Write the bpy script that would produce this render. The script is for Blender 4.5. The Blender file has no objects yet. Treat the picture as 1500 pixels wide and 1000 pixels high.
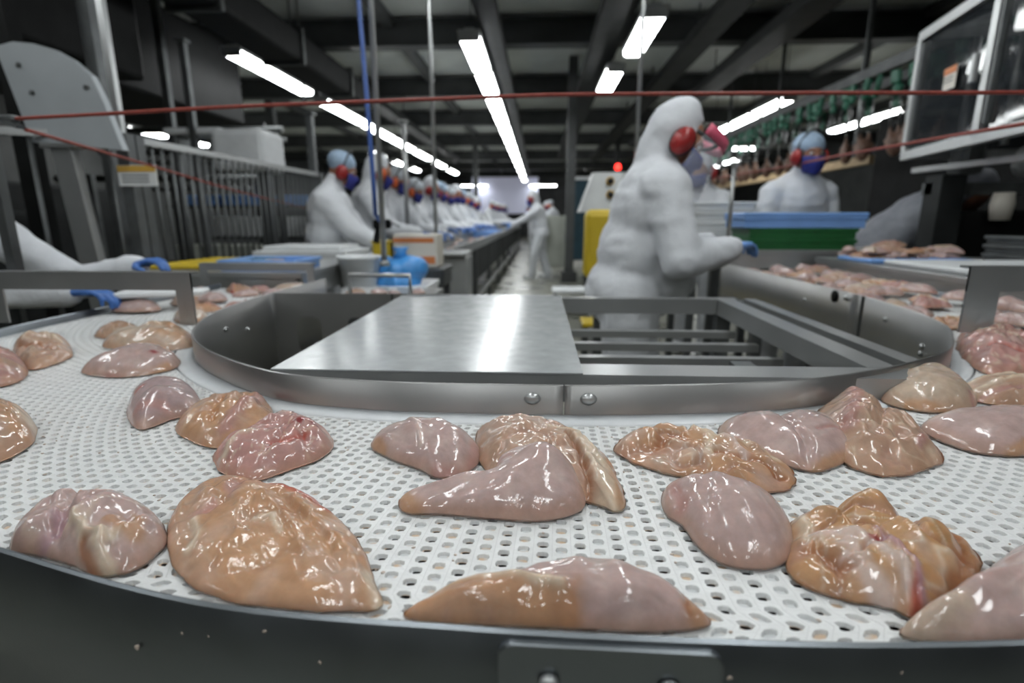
import bpy, bmesh, math, random
import numpy as np
from mathutils import Vector, Matrix, Euler, Quaternion
S = bpy.context.scene
C = S.collection
PI = math.pi
rng = random.Random(7)

# ---------------------------------------------------------------- camera, world, exposure
cam_d = bpy.data.cameras.new('camera'); cam = bpy.data.objects.new('camera', cam_d); C.objects.link(cam)
cam.location = (0, 0, 1.2)
cam.rotation_euler = (PI/2 - 0.2268, 0, 0.04993)
cam_d.sensor_width = 36; cam_d.lens = 36*780/1500
cam_d.clip_start = 0.02; cam_d.clip_end = 200
cam_d.dof.use_dof = True; cam_d.dof.focus_distance = 0.62; cam_d.dof.aperture_fstop = 3.2
cam_d.dof.aperture_blades = 0
S.camera = cam
w = bpy.data.worlds.new('world'); S.world = w; w.use_nodes = True
w.node_tree.nodes['Background'].inputs[0].default_value = (0.80, 0.92, 1.0, 1)
w.node_tree.nodes['Background'].inputs[1].default_value = 0.008
S.view_settings.view_transform = 'Standard'; S.view_settings.look = 'None'
S.view_settings.gamma = 1; S.view_settings.use_curve_mapping = False
S.view_settings.exposure = -0.12
LAMP = 22.0                                   # emission of the fluorescent diffusers
S.cycles.use_denoising = True
S.cycles.max_bounces = 6; S.cycles.diffuse_bounces = 3; S.cycles.glossy_bounces = 3
S.cycles.transmission_bounces = 4; S.cycles.transparent_max_bounces = 6
S.cycles.caustics_reflective = False; S.cycles.caustics_refractive = False
S.cycles.sample_clamp_indirect = 4

# ---------------------------------------------------------------- materials
MATS = {}
def mat(name, col, rough=.5, metal=0., noise=0., nscale=20., bump=0., bscale=60., spec=.5, coat=0., stretch=None, rvar=0., **kw):
    if name in MATS: return MATS[name]
    m = bpy.data.materials.new(name); m.use_nodes = True; MATS[name] = m
    nt = m.node_tree; b = nt.nodes['Principled BSDF']
    b.inputs['Base Color'].default_value = (*col, 1); b.inputs['Roughness'].default_value = rough
    b.inputs['Metallic'].default_value = metal; b.inputs['Specular IOR Level'].default_value = spec
    b.inputs['Coat Weight'].default_value = coat; b.inputs['Coat Roughness'].default_value = .12
    for k, v in kw.items(): b.inputs[k].default_value = v
    tc = nt.nodes.new('ShaderNodeTexCoord'); mp = nt.nodes.new('ShaderNodeMapping')
    nt.links.new(tc.outputs['Object'], mp.inputs[0])
    if stretch: mp.inputs['Scale'].default_value = stretch
    if noise or rvar:
        n = nt.nodes.new('ShaderNodeTexNoise'); n.inputs['Scale'].default_value = nscale; n.inputs['Detail'].default_value = 5
        nt.links.new(mp.outputs[0], n.inputs[0])
        if noise:
            r = nt.nodes.new('ShaderNodeValToRGB')
            r.color_ramp.elements[0].position = .3; r.color_ramp.elements[1].position = .7
            r.color_ramp.elements[0].color = (*[max(0, c*(1-noise)) for c in col], 1)
            r.color_ramp.elements[1].color = (*[min(1, c*(1+noise)) for c in col], 1)
            nt.links.new(n.outputs[0], r.inputs[0]); nt.links.new(r.outputs[0], b.inputs['Base Color'])
        if rvar:
            q = nt.nodes.new('ShaderNodeMapRange'); q.inputs['From Min'].default_value = .3; q.inputs['From Max'].default_value = .7
            q.inputs['To Min'].default_value = max(.02, rough-rvar); q.inputs['To Max'].default_value = rough+rvar
            nt.links.new(n.outputs[0], q.inputs[0]); nt.links.new(q.outputs[0], b.inputs['Roughness'])
    if bump:
        n2 = nt.nodes.new('ShaderNodeTexNoise'); n2.inputs['Scale'].default_value = bscale; n2.inputs['Detail'].default_value = 4
        nt.links.new(mp.outputs[0], n2.inputs[0])
        bp = nt.nodes.new('ShaderNodeBump'); bp.inputs['Strength'].default_value = bump; bp.inputs['Distance'].default_value = .01
        nt.links.new(n2.outputs[0], bp.inputs['Height']); nt.links.new(bp.outputs[0], b.inputs['Normal'])
    return m
def emit_mat(name, col, strength):
    m = mat(name, col); b = m.node_tree.nodes['Principled BSDF']
    b.inputs['Emission Color'].default_value = (*col, 1); b.inputs['Emission Strength'].default_value = strength
    return m
def glass_mat(name, col, alpha, rough=.08):
    m = mat(name, col, rough); m.node_tree.nodes['Principled BSDF'].inputs['Alpha'].default_value = alpha
    return m
steel = mat('brushed_steel', (.40, .41, .41), .32, .75, .06, 9, .02, 240, rvar=.02)
plate_steel = mat('plate_steel', (.40, .415, .425), .21, .12, .08, 30, .02, 26, rvar=.05, spec=.22)
panel_steel = mat('panel_steel', (.40, .43, .45), .4, .3, .1, 3)
rim_steel = mat('rim_steel', (.23, .25, .27), .36, 1, .06, 14, .02, 200, rvar=.03)
guard_steel = mat('guard_steel', (.40, .40, .395), .34, .9, .06, 8, .015, 90, rvar=.02)
galv = mat('galvanised_steel', (.13, .138, .14), .48, .7, .15, 12, .03, 60)
dark_steel = mat('dark_steel', (.10, .105, .105), .45, .8, .3, 6, .05, 40)
paint_dark = mat('dark_painted_metal', (.018, .020, .020), .55, 0, .4, 4, spec=.2)
iron = mat('blackened_iron', (.007, .0075, .0075), .6, 0, .3, 8, spec=.12)
belt_mat = mat('belt_plastic', (.66, .67, .67), .38, 0, .05, 40, .06, 300, spec=.45)
strip_mat = mat('wear_strip_plastic', (.60, .62, .64), .35, 0, .04, 30)
white_plastic = mat('white_plastic', (.72, .74, .75), .4, 0, .05, 10)
floor_mat = mat('wet_floor', (.20, .20, .165), .32, 0, .35, 2.5, .06, 20, rvar=.12)
ceil_mat = mat('ceiling_panel', (.66, .69, .66), .5, 0, .15, 1.2)
beam_mat = mat('ceiling_beam', (.05, .053, .053), .55, 0, .3, 2)
wall_mat = mat('wall_panel', (.045, .048, .047), .5, 0, .4, 1.5)
tray_mat = mat('cable_tray', (.02, .021, .021), .55, 0, .3, 5, spec=.2)
suit = mat('coverall_fabric', (.62, .64, .67), .75, 0, .05, 14, .25, 45, spec=.2)
suit_grey = mat('grey_gown_fabric', (.22, .23, .26), .6, 0, .12, 14, .25, 45, spec=.3)
skin = mat('skin', (.30, .14, .085), .5, 0, .1, 30)
glove_mat = mat('blue_glove_rubber', (.045, .135, .40), .42, 0, .12, 30, .15, 160)
glove_pale = mat('pale_blue_glove', (.13, .27, .58), .45, 0, .1, 30, .1, 120)
mask_mat = mat('blue_mask', (.022, .028, .20), .7, 0, .15, 30, .2, 90)
net_mat = mat('blue_hairnet', (.30, .40, .52), .8, 0, .15, 60, .4, 90)
netw_mat = mat('white_hairnet', (.50, .54, .58), .8, 0, .1, 60, .4, 90)
muff_mat = mat('red_earmuff', (.30, .018, .018), .32, 0, .1, 20)
muff_orange = mat('orange_earmuff', (.62, .12, .03), .4, 0, .1, 20)
black = mat('black_plastic', (.012, .012, .012), .45)
pink_band = mat('pink_visor_band', (.60, .10, .17), .4)
visor_mat = glass_mat('visor_plastic', (.80, .85, .92), .13, .1)
glass = glass_mat('machine_glass', (.03, .035, .04), .45, .05)
rope_mat = mat('red_rope', (.23, .035, .022), .55, 0, .2, 80, .3, 300)
hose_mat = mat('blue_hose', (.07, .14, .42), .4)
yellow = mat('yellow_plastic', (.58, .42, .02), .42, 0, .06, 10)
blue_plastic = mat('blue_plastic', (.20, .38, .75), .4, 0, .06, 10)
cyan_plastic = mat('bright_blue_bag', (.06, .28, .66), .3, 0, .1, 8, .4, 14)
green_plastic = mat('green_plastic', (.012, .115, .03), .4, 0, .1, 10)
teal_plastic = mat('teal_shackle_plastic', (.03, .16, .10), .4, 0, .15, 30)
teal_light = mat('pale_teal_plastic', (.25, .50, .38), .3, 0, .15, 30)
curtain_mat = mat('teal_curtain', (.012, .045, .065), .5, 0, .2, 4)
orange_print = mat('orange_print', (.62, .20, .06), .5)
cream = mat('cream_label', (.68, .64, .56), .5)
label_yellow = mat('label_yellow', (.60, .36, .06), .5)
cabinet = mat('pale_cabinet', (.42, .44, .39), .45, 0, .08, 4)
console_mat = mat('console_grey', (.33, .34, .335), .4, .3, .1, 6)
boot_mat = mat('white_boot', (.6, .62, .62), .4)
wood = mat('tan_board', (.45, .32, .18), .6, 0, .15, 12)
tube_lit = emit_mat('fluorescent_diffuser', (.96, .995, 1.0), LAMP)
red_lit = emit_mat('red_lamp', (1, .03, .02), 5)
screen_lit = emit_mat('pale_screen', (.62, .64, .80), .30)
small_lit = emit_mat('far_lamp', (.93, 1, .97), 14)

def meat_material():
    m = bpy.data.materials.new('raw_chicken'); m.use_nodes = True; nt = m.node_tree; L = nt.links
    b = nt.nodes['Principled BSDF']
    at = nt.nodes.new('ShaderNodeAttribute'); at.attribute_name = 'tint'
    tc = nt.nodes.new('ShaderNodeTexCoord')
    n = nt.nodes.new('ShaderNodeTexNoise'); n.inputs['Scale'].default_value = 55; n.inputs['Detail'].default_value = 6; n.inputs['Roughness'].default_value = .65
    L.new(tc.outputs['Object'], n.inputs[0])
    mr = nt.nodes.new('ShaderNodeMapRange'); mr.inputs['From Min'].default_value = .3; mr.inputs['From Max'].default_value = .7
    mr.inputs['To Min'].default_value = .84; mr.inputs['To Max'].default_value = 1.14
    L.new(n.outputs[0], mr.inputs[0])
    mul = nt.nodes.new('ShaderNodeMix'); mul.data_type = 'RGBA'; mul.blend_type = 'MULTIPLY'; mul.inputs[0].default_value = 1
    L.new(at.outputs['Color'], mul.inputs[6]); L.new(mr.outputs[0], mul.inputs[7])
    L.new(mul.outputs[2], b.inputs['Base Color'])
    b.inputs['Roughness'].default_value = .5
    b.inputs['Specular IOR Level'].default_value = .25
    b.inputs['Subsurface Weight'].default_value = .3
    b.inputs['Subsurface Radius'].default_value = (1.0, .45, .3); b.inputs['Subsurface Scale'].default_value = .006
    b.inputs['Coat Weight'].default_value = .8; b.inputs['Coat Roughness'].default_value = .06
    n2 = nt.nodes.new('ShaderNodeTexNoise'); n2.inputs['Scale'].default_value = 600; n2.inputs['Detail'].default_value = 2
    n3 = nt.nodes.new('ShaderNodeTexNoise'); n3.inputs['Scale'].default_value = 240; n3.inputs['Detail'].default_value = 2
    gr = nt.nodes.new('ShaderNodeAttribute'); gr.attribute_name = 'grain'
    L.new(gr.outputs['Vector'], n2.inputs[0]); L.new(tc.outputs['Object'], n3.inputs[0])
    ad = nt.nodes.new('ShaderNodeMath'); ad.operation = 'MULTIPLY_ADD'; ad.inputs[1].default_value = .5
    L.new(n2.outputs[0], ad.inputs[0]); L.new(n3.outputs[0], ad.inputs[2])
    bp = nt.nodes.new('ShaderNodeBump'); n4 = nt.nodes.new('ShaderNodeTexNoise'); n4.inputs['Scale'].default_value = 42; n4.inputs['Detail'].default_value = 1; L.new(tc.outputs['Object'], n4.inputs[0])
    m4 = nt.nodes.new('ShaderNodeMapRange'); m4.inputs['From Min'].default_value = .44; m4.inputs['From Max'].default_value = .62; m4.inputs['To Min'].default_value = .02; m4.inputs['To Max'].default_value = .17
    L.new(n4.outputs[0], m4.inputs[0]); L.new(m4.outputs[0], bp.inputs['Strength'])
    bp.inputs['Distance'].default_value = .0025
    L.new(ad.outputs[0], bp.inputs['Height']); L.new(bp.outputs[0], b.inputs['Coat Normal'])
    MATS['raw_chicken'] = m
    return m
meat_mat = meat_material()

# ---------------------------------------------------------------- helpers
def tag(o, label=None, cat=None, group=None, kind=None):
    if label: o['label'] = label
    if cat: o['category'] = cat
    if group: o['group'] = group
    if kind: o['kind'] = kind
    return o
def thing(name, label, cat, loc=(0, 0, 0), rz=0., group=None):
    o = bpy.data.objects.new(name, None); C.objects.link(o); o.empty_display_size = .05
    o.location = loc; o.rotation_euler = (0, 0, rz)
    return tag(o, label, cat, group)
def link(name, me, m, parent=None, loc=None, smooth=None):
    o = bpy.data.objects.new(name, me); C.objects.link(o)
    if m is not None and not me.materials: me.materials.append(m)
    if parent is not None: o.parent = parent
    if loc is not None: o.location = loc
    return o
def copy_tree(o, parent=None):
    c = o.copy(); C.objects.link(c); c.parent = parent
    for ch in list(o.children): copy_tree(ch, c)
    return c
class MB:
    """collects vertices and faces of one part"""
    def __init__(s): s.v = []; s.f = []; s.sm = []
    def add(s, v, f, smooth=False):
        n = len(s.v); s.v += [tuple(float(c) for c in q) for q in v]; s.f += [[i+n for i in q] for q in f]; s.sm += [smooth]*len(f); return s
    def box(s, c, d, rz=0., rx=0., ry=0., bev=.0):
        x, y, z = d[0]/2, d[1]/2, d[2]/2
        R = Euler((rx, ry, rz)).to_matrix()
        b = min(bev, .45*min(d))
        if b <= 0:
            vs = [Vector((i*x, j*y, k*z)) for i in (-1, 1) for j in (-1, 1) for k in (-1, 1)]
            fs = [(0,1,3,2),(4,6,7,5),(0,4,5,1),(2,3,7,6),(0,2,6,4),(1,5,7,3)]
        else:
            bm = bmesh.new(); bmesh.ops.create_cube(bm, size=1)
            for v in bm.verts: v.co = Vector((v.co.x*d[0], v.co.y*d[1], v.co.z*d[2]))
            bmesh.ops.bevel(bm, geom=list(bm.edges), offset=b, segments=2, profile=.5, affect='EDGES')
            bm.verts.index_update(); vs = [v.co.copy() for v in bm.verts]; fs = [[v.index for v in f.verts] for f in bm.faces]; bm.free()
        return s.add([R @ v + Vector(c) for v in vs], fs)
    def tube(s, pts, r, n=10, closed=False, cap=True):
        P = [Vector(p) for p in pts]; m = len(P); rr = r if isinstance(r, (list, tuple)) else [r]*m
        up = Vector((0, 0, 1)); vs = []; prev = None
        for i, p in enumerate(P):
            t = (P[(i+1) % m if closed else min(i+1, m-1)] - P[i-1 if (closed or i) else 0]).normalized()
            if prev is None:
                a = t.cross(up if abs(t.z) < .95 else Vector((1, 0, 0))).normalized()
            else:
                a = (prev - t*prev.dot(t)).normalized()
            prev = a; b = t.cross(a)
            for k in range(n):
                an = 2*PI*k/n; vs.append(p + a*(rr[i]*math.cos(an)) + b*(rr[i]*math.sin(an)))
        fs = []
        for i in range(m if closed else m-1):
            j = (i+1) % m
            for k in range(n): fs.append((i*n+k, i*n+(k+1) % n, j*n+(k+1) % n, j*n+k))
        s.add(vs, fs, True)
        if cap and not closed:
            o = len(s.v) - len(vs)
            s.f += [[o+k for k in range(n)][::-1], [o+(m-1)*n+k for k in range(n)]]; s.sm += [False, False]
        return s
    def bar(s, a, b, wdt, hgt=None):
        a = Vector(a); b = Vector(b); t = (b-a); L = t.length; t.normalize()
        up = Vector((0, 0, 1)) if abs(t.z) < .95 else Vector((0, 1, 0))
        x = t.cross(up).normalized(); y = x.cross(t); h = (hgt or wdt)/2; w_ = wdt/2
        vs = [p + x*(i*w_) + y*(j*h) for p in (a, b) for i, j in ((-1,-1),(1,-1),(1,1),(-1,1))]
        return s.add(vs, [(0,3,2,1),(4,5,6,7),(0,1,5,4),(1,2,6,5),(2,3,7,6),(3,0,4,7)])
    def lathe(s, c, prof, n=16, axis='z', smooth=True):
        vs = []
        for r, z in prof:
            for k in range(n):
                a = 2*PI*k/n; q = (r*math.cos(a), r*math.sin(a), z)
                if axis == 'y': q = (q[0], q[2], q[1])
                if axis == 'x': q = (q[2], q[0], q[1])
                vs.append(Vector(q)+Vector(c))
        fs = [(i*n+k, i*n+(k+1) % n, (i+1)*n+(k+1) % n, (i+1)*n+k) for i in range(len(prof)-1) for k in range(n)]
        s.add(vs, fs, smooth); o = len(s.v)-len(vs); m = len(prof)
        s.f += [[o+k for k in range(n)][::-1], [o+(m-1)*n+k for k in range(n)]]; s.sm += [False, False]
        return s
    def ell(s, c, r, R=None, nu=14, nv=10):
        vs = []; fs = []
        for i in range(nv+1):
            th = PI*(i+.0)/nv; th = min(max(th, .05), PI-.05)
            for k in range(nu):
                a = 2*PI*k/nu; q = Vector((r[0]*math.sin(th)*math.cos(a), r[1]*math.sin(th)*math.sin(a), r[2]*math.cos(th)))
                vs.append((R @ q if R is not None else q)+Vector(c))
        for i in range(nv):
            for k in range(nu): fs.append((i*nu+k, (i+1)*nu+k, (i+1)*nu+(k+1) % nu, i*nu+(k+1) % nu))
        o = len(s.v); s.add(vs, fs, True)
        s.f += [[o+k for k in range(nu)], [o+nv*nu+k for k in range(nu)][::-1]]; s.sm += [True, True]
        return s
    def cap(s, a, b, ra, rb, n=12):
        """tapered capsule"""
        a = Vector(a); b = Vector(b); t = (b-a).normalized(); pts = []; rr = []
        for q in (-.96, -.75, -.4): pts.append(a+t*(ra*q)); rr.append(ra*math.sqrt(1-q*q))
        pts.append(a); rr.append(ra); pts.append(b); rr.append(rb)
        for q in (.4, .75, .96): pts.append(b+t*(rb*q)); rr.append(rb*math.sqrt(1-q*q))
        return s.tube(pts, rr, n)
    def prism(s, poly, z0, z1):
        n = len(poly); vs = [(x, y, z0) for x, y in poly]+[(x, y, z1) for x, y in poly]
        fs = [list(range(n))[::-1], list(range(n, 2*n))]+[(i, (i+1) % n, n+(i+1) % n, n+i) for i in range(n)]
        return s.add(vs, fs)
    def mesh(s, name):
        me = bpy.data.meshes.new(name); me.from_pydata(s.v, [], s.f)
        me.polygons.foreach_set('use_smooth', s.sm); me.update()
        return me
    def build(s, name, m, parent=None, loc=None):
        return link(name, s.mesh(name), m, parent, loc)
def catmull(P, n, closed=False):
    P = [np.array(p, float) for p in P]; m = len(P); out = []
    for i in range(m if closed else m-1):
        p0 = P[i-1] if (i or closed) else 2*P[0]-P[1]; p1 = P[i]; p2 = P[(i+1) % m]
        p3 = P[(i+2) % m] if (closed or i+2 < m) else 2*P[-1]-P[-2]
        for k in range(n):
            t = k/n; out.append(.5*((2*p1)+(-p0+p2)*t+(2*p0-5*p1+4*p2-p3)*t*t+(-p0+3*p1-3*p2+p3)*t**3))
    if not closed: out.append(P[-1])
    return np.array(out)
def resample(P, n):
    d = np.r_[0, np.cumsum(np.linalg.norm(np.diff(P, axis=0), axis=1))]; t = np.linspace(0, d[-1], n)
    return np.stack([np.interp(t, d, P[:, i]) for i in range(P.shape[1])], 1)
def ribbon(path, z0, z1, th, bev=.0015):
    """upright sheet of thickness th along a plan path (to its left side)"""
    P = np.array(path, float); T = np.gradient(P, axis=0); T /= np.linalg.norm(T, axis=1)[:, None]
    N = np.stack([-T[:, 1], T[:, 0]], 1); m = MB(); n = len(P)
    sec = [(0, z0), (0, z1-bev), (bev, z1), (th-bev, z1), (th, z1-bev), (th, z0)]
    vs = []
    for i in range(n):
        for o, z in sec: vs.append((P[i, 0]+N[i, 0]*o, P[i, 1]+N[i, 1]*o, z))
    k = len(sec); fs = [(i*k+j, (i+1)*k+j, (i+1)*k+(j+1) % k, i*k+(j+1) % k) for i in range(n-1) for j in range(k)]
    m.add(vs, fs, False)
    for i, f in enumerate(m.f): m.sm[i] = (i % k) in (0, 4)
    m.f += [list(range(k))[::-1], [(n-1)*k+j for j in range(k)]]; m.sm += [False, False]
    return m
# smooth value noise for sculpting
_G = np.random.default_rng(3).random((64, 64, 64))
def vnoise(p):
    p = np.asarray(p, float); i = np.floor(p).astype(int); f = p-i; f = f*f*(3-2*f); r = 0
    for dx in (0, 1):
        for dy in (0, 1):
            for dz in (0, 1):
                wgt = (f[:, 0] if dx else 1-f[:, 0])*(f[:, 1] if dy else 1-f[:, 1])*(f[:, 2] if dz else 1-f[:, 2])
                r = r + wgt*_G[(i[:, 0]+dx) % 64, (i[:, 1]+dy) % 64, (i[:, 2]+dz) % 64]
    return r*2-1
def remesh(mb, voxel, smooth=4, wrinkle=0., wscale=14., seed=0., name='body'):
    o = bpy.data.objects.new('temporary', mb.mesh('temporary')); C.objects.link(o)
    r = o.modifiers.new('r', 'REMESH'); r.mode = 'VOXEL'; r.voxel_size = voxel; r.use_smooth_shade = True
    if smooth:
        q = o.modifiers.new('s', 'SMOOTH'); q.iterations = smooth; q.factor = .5
    dg = bpy.context.evaluated_depsgraph_get(); me = bpy.data.meshes.new_from_object(o.evaluated_get(dg))
    bpy.data.objects.remove(o); me.name = name; me.materials.clear()
    if wrinkle:
        n = len(me.vertices); co = np.empty(n*3); me.vertices.foreach_get('co', co); co = co.reshape(-1, 3)
        no = np.empty(n*3); me.vertices.foreach_get('normal', no); no = no.reshape(-1, 3)
        a = vnoise(co*np.array([wscale*.55, wscale*.55, wscale])+seed); b = vnoise(co*np.array([wscale*1.1, wscale*1.1, wscale*1.9])+seed+9)
        d = (1-2*np.abs(a))*.7+b*.4
        co += no*(d*wrinkle)[:, None]; me.vertices.foreach_set('co', co.ravel())
    me.polygons.foreach_set('use_smooth', [True]*len(me.polygons)); me.update()
    return me

# ================================================================ SETTING
def slab(name, m, c, d, **k):
    return tag(MB().box(c, d).build(name, m), kind='structure')
slab('floor', floor_mat, (0, 17, -.05), (24, 46, .1))
slab('ceiling', ceil_mat, (0, 17, 4.05), (24, 46, .1))
slab('wall_back', wall_mat, (0, 38, 2), (24, .1, 4))
slab('wall_left', wall_mat, (-11, 17, 2), (.1, 42, 4))
slab('wall_right', wall_mat, (11, 17, 2), (.1, 42, 4))
n = 1
for Y in (2.2, 5.4, 8.4, 11.6, 15, 19, 23.5, 28, 33):
    b = MB(); b.box((0, Y, 3.94), (22, .30, .02)); b.box((0, Y, 3.78), (22, .07, .34)); b.box((0, Y, 3.62), (22, .24, .025))
    tag(b.build('trim_%d' % n, beam_mat), kind='structure'); n += 1
for X in (-9, -6.2, -2.2, 2.6, 5.3, 8.4):
    b = MB(); b.box((X, 17, 3.93), (.16, 42, .14))
    tag(b.build('trim_%d' % n, beam_mat), kind='structure'); n += 1

# ---------------------------------------------------------------- ceiling lights
def fixture(label, x, Y, L=1.32, z=3.1, wd=.22, hang=True, group=None):
    t = thing('ceiling_light', label, 'lamp', (x, Y, z), 0, group)
    b = MB().box((0, 0, .055), (wd+.03, L+.02, .05), bev=.012); b.box((0, 0, .09), (wd*.5, L*.96, .03)); b.build('housing', console_mat, t)
    d = MB(); pr = [(-wd/2, .03), (-wd/2, 0), (-wd*.36, -.03), (wd*.36, -.03), (wd/2, 0), (wd/2, .03)]; k = len(pr)
    vs = [(px, yy, pz) for yy in (-L/2+.03, L/2-.03) for px, pz in pr]
    d.add(vs, [(j, (j+1) % k, k+(j+1) % k, k+j) for j in range(k)]+[list(range(k))[::-1], list(range(k, 2*k))])
    d.build('diffuser', tube_lit, t)
    for s in (-1, 1):
        MB().box((0, s*(L/2-.015), .01), (wd+.012, .03, .09), bev=.01).build('end_cap', console_mat, t)
    if hang:
        for s in (-1, 1): MB().tube([(0, s*L*.35, .09), (0, s*L*.35, 3.99-z)], .006, 6).build('hanger_rod', dark_steel, t)
    return t
ORD = ['first', 'second', 'third', 'fourth', 'fifth', 'sixth', 'seventh', 'eighth', 'ninth', 'tenth', 'eleventh', 'twelfth', 'thirteenth', 'fourteenth', 'fifteenth', 'sixteenth']
ROWS = [(-3.65, [-3.4, -.6, 2.0, 7.75, 10.4, 12.6, 14.8, 17.2, 20, 23], 'row of lamps over the fenced machine'),
        (-.78, [-3.6, -1.2, 1.2, 3.4, 6.95, 8.35, 9.75, 11.15, 12.6, 14.0, 15.5, 17, 18.6, 20.4, 22.5, 25, 28], 'row of lamps down the middle of the hall'),
        (1.09, [-3.6, -1.2, 1.2, 3.4, 6.35, 8.3], 'pair of lamps right of the middle row'),
        (4.05, [-2, 1.0, 3.4, 10.2, 11.6, 12.9, 21, 24], 'row of lamps over the shackle line')]
for x, ys, g in ROWS:
    for i, Y in enumerate(ys):
        if Y < 5: lab, g2 = 'overhead white fluorescent lamp above the belt, out of the frame', 'lamps over the front of the belt'
        elif x == -.78: lab, g2 = ORD[i-4]+' lamp from the front in the unbroken middle line down the hall', g
        elif x == -3.65:
            lab = 'fluorescent lamp at upper left, the nearest of its row' if i == 3 else 'fluorescent lamp in the left row, %s one behind the blue hose' % ('first' if i == 4 else 'second') if i in (4, 5) else ORD[i-3]+' lamp from the front in the left row running to the back'; g2 = g
        elif x == 1.09:
            lab = 'brightest fluorescent lamp, top of the frame right of the middle row' if i == 4 else 'fluorescent lamp behind the thin pole, right of the middle row'; g2 = g
        else: lab, g2 = ORD[i-3]+' fluorescent lamp above the green shackle line, right of the visored worker', g
        f = fixture(lab, x, Y, 2.1 if x == -3.65 and Y > 5 else 1.32, group=g2)
        if x == 1.09 and i == 5: f.location.x = .98
for x, ys in ((-8.95, (12.4, 14.0)), (6.55, (11.2, 12.4, 19.5, 21.5)), (-5.0, (17, 19.5, 22))):
    for Y in ys:
        fixture('small distant fluorescent lamp %s' % ('at far left behind the fence' if x < -8 else 'at far right behind the shackle line' if x > 0 else 'far back between the left row and the wall'),
                x, Y, group='distant lamps %s' % ('left' if x < -8 else 'right' if x > 0 else 'middle left'))
for x, Y in ((-3.9, 33), (.2, 33), (2.6, 34), (5.2, 16)):
    t = fixture('short bright lamp hanging crosswise near the back wall', x, Y, 1.6, group='crosswise lamps near the back'); t.rotation_euler.z = PI/2

# cable trays and ducts under the ceiling
def tray(name, label, x, y0, y1, z, wd, h):
    t = thing(name, label, 'duct', (x, y0, z)); L = y1-y0
    b = MB(); b.box((0, L/2, 0), (wd, L, .012))
    b.build('tray_floor', tray_mat, t)
    for s in (-1, 1): MB().box((s*wd/2, L/2, h/2), (.012, L, h)).build('tray_side', tray_mat, t)
    for k in range(4): MB().tube([((-.35+.22*k)*wd, 0, .03), ((-.35+.22*k)*wd, L, .03)], .022, 8).build('cable', iron, t)
    for k in range(int(L/3)): MB().bar((0, 1+k*3, 0), (0, 1+k*3, 3.98-z), .02).build('hanger_rod', dark_steel, t)
tray('cable_tray', 'dark cable tray beside the middle row of lamps', -.56, 4.2, 27, 3.22, .22, .10)
tray('cable_tray', 'dark wide cable tray left of the pair of lamps', .80, 3.6, 20, 3.30, .34, .12)
tray('cable_tray', 'dark cable tray above the visored worker', 2.1, 4.0, 22, 3.45, .30, .12)
tray('cable_tray', 'dark cable tray in the upper right above the shackle line', 2.95, 3.0, 18, 3.40, .36, .14)
tray('cable_tray', 'dark cable tray above the left row of lamps', -3.3, 3.6, 22, 3.38, .34, .12)
t = thing('ceiling_fan_coil', 'dark cooling unit under the ceiling, top centre', 'cooler', (.42, 5.15, 3.45))
MB().box((0, 0, .12), (.62, .62, .3), bev=.03).build('casing', dark_steel, t)
MB().lathe((0, 0, -.05), [(.24, 0), (.26, .02), (.26, .05)], 24).build('fan_ring', iron, t)
for k in range(5):
    a = 2*PI*k/5; MB().box((.12*math.cos(a), .12*math.sin(a), -.045), (.2, .07, .008), rz=a, rx=.35).build('blade', iron, t)
MB().box((0, 0, .4), (.1, .1, .28)).build('hanger_rod', dark_steel, t)
t = thing('ceiling_vent', 'dark square vent in the ceiling behind the middle lamps', 'vent', (.12, 12.2, 3.93))
b = MB()
for s in (-1, 1): b.box((s*.6, 0, 0), (.1, 1.3, .08)); b.box((0, s*.6, 0), (1.1, .1, .08))
b.build('frame', beam_mat, t)
for k in range(8): MB().box((0, -.5+k*.143, .01), (1.1, .11, .015), rx=.5).build('slat', paint_dark, t)
# far hall: pale screen, doorway with strip curtain, pillars
t = thing('wall_screen', 'large pale mauve panel hung near the back wall', 'panel', (-2.1, 33.5, 1.4))
MB().box((0, 0, 1.25), (4.0, .06, 2.3), bev=.02).build('panel_face', screen_lit, t); 
for s in (-1, 1): MB().box((s*1.4, .02, .1), (.06, .05, 2.9)).build('support_post', dark_steel, t)
for i, (x, Y) in enumerate(((.58, 10.4), (-2.2, 19), (2.6, 19), (-5.8, 12), (6.4, 14.5))):
    b = MB(); b.box((x, Y, 2.0), (.16, .16, 4.0)); b.box((x, Y, .1), (.3, .3, .2))
    tag(b.build('trim_%d' % n, beam_mat), kind='structure'); n += 1
t = thing('strip_curtain', 'dark teal strip curtain in a doorway left of the control console', 'curtain', (1.12, 14.0, 0))
for k in range(6): MB().box((-.22+.1*k, .012*(k % 2), 1.15), (.105, .006, 2.0)).build('strip', curtain_mat, t)
MB().box((.02, 0, 2.18), (.85, .1, .07)).build('header', white_plastic, t)
for s in (-1, 1): MB().box((.02+s*.37, 0, 1.07), (.05, .1, 2.15)).build('jamb', white_plastic, t)

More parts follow.
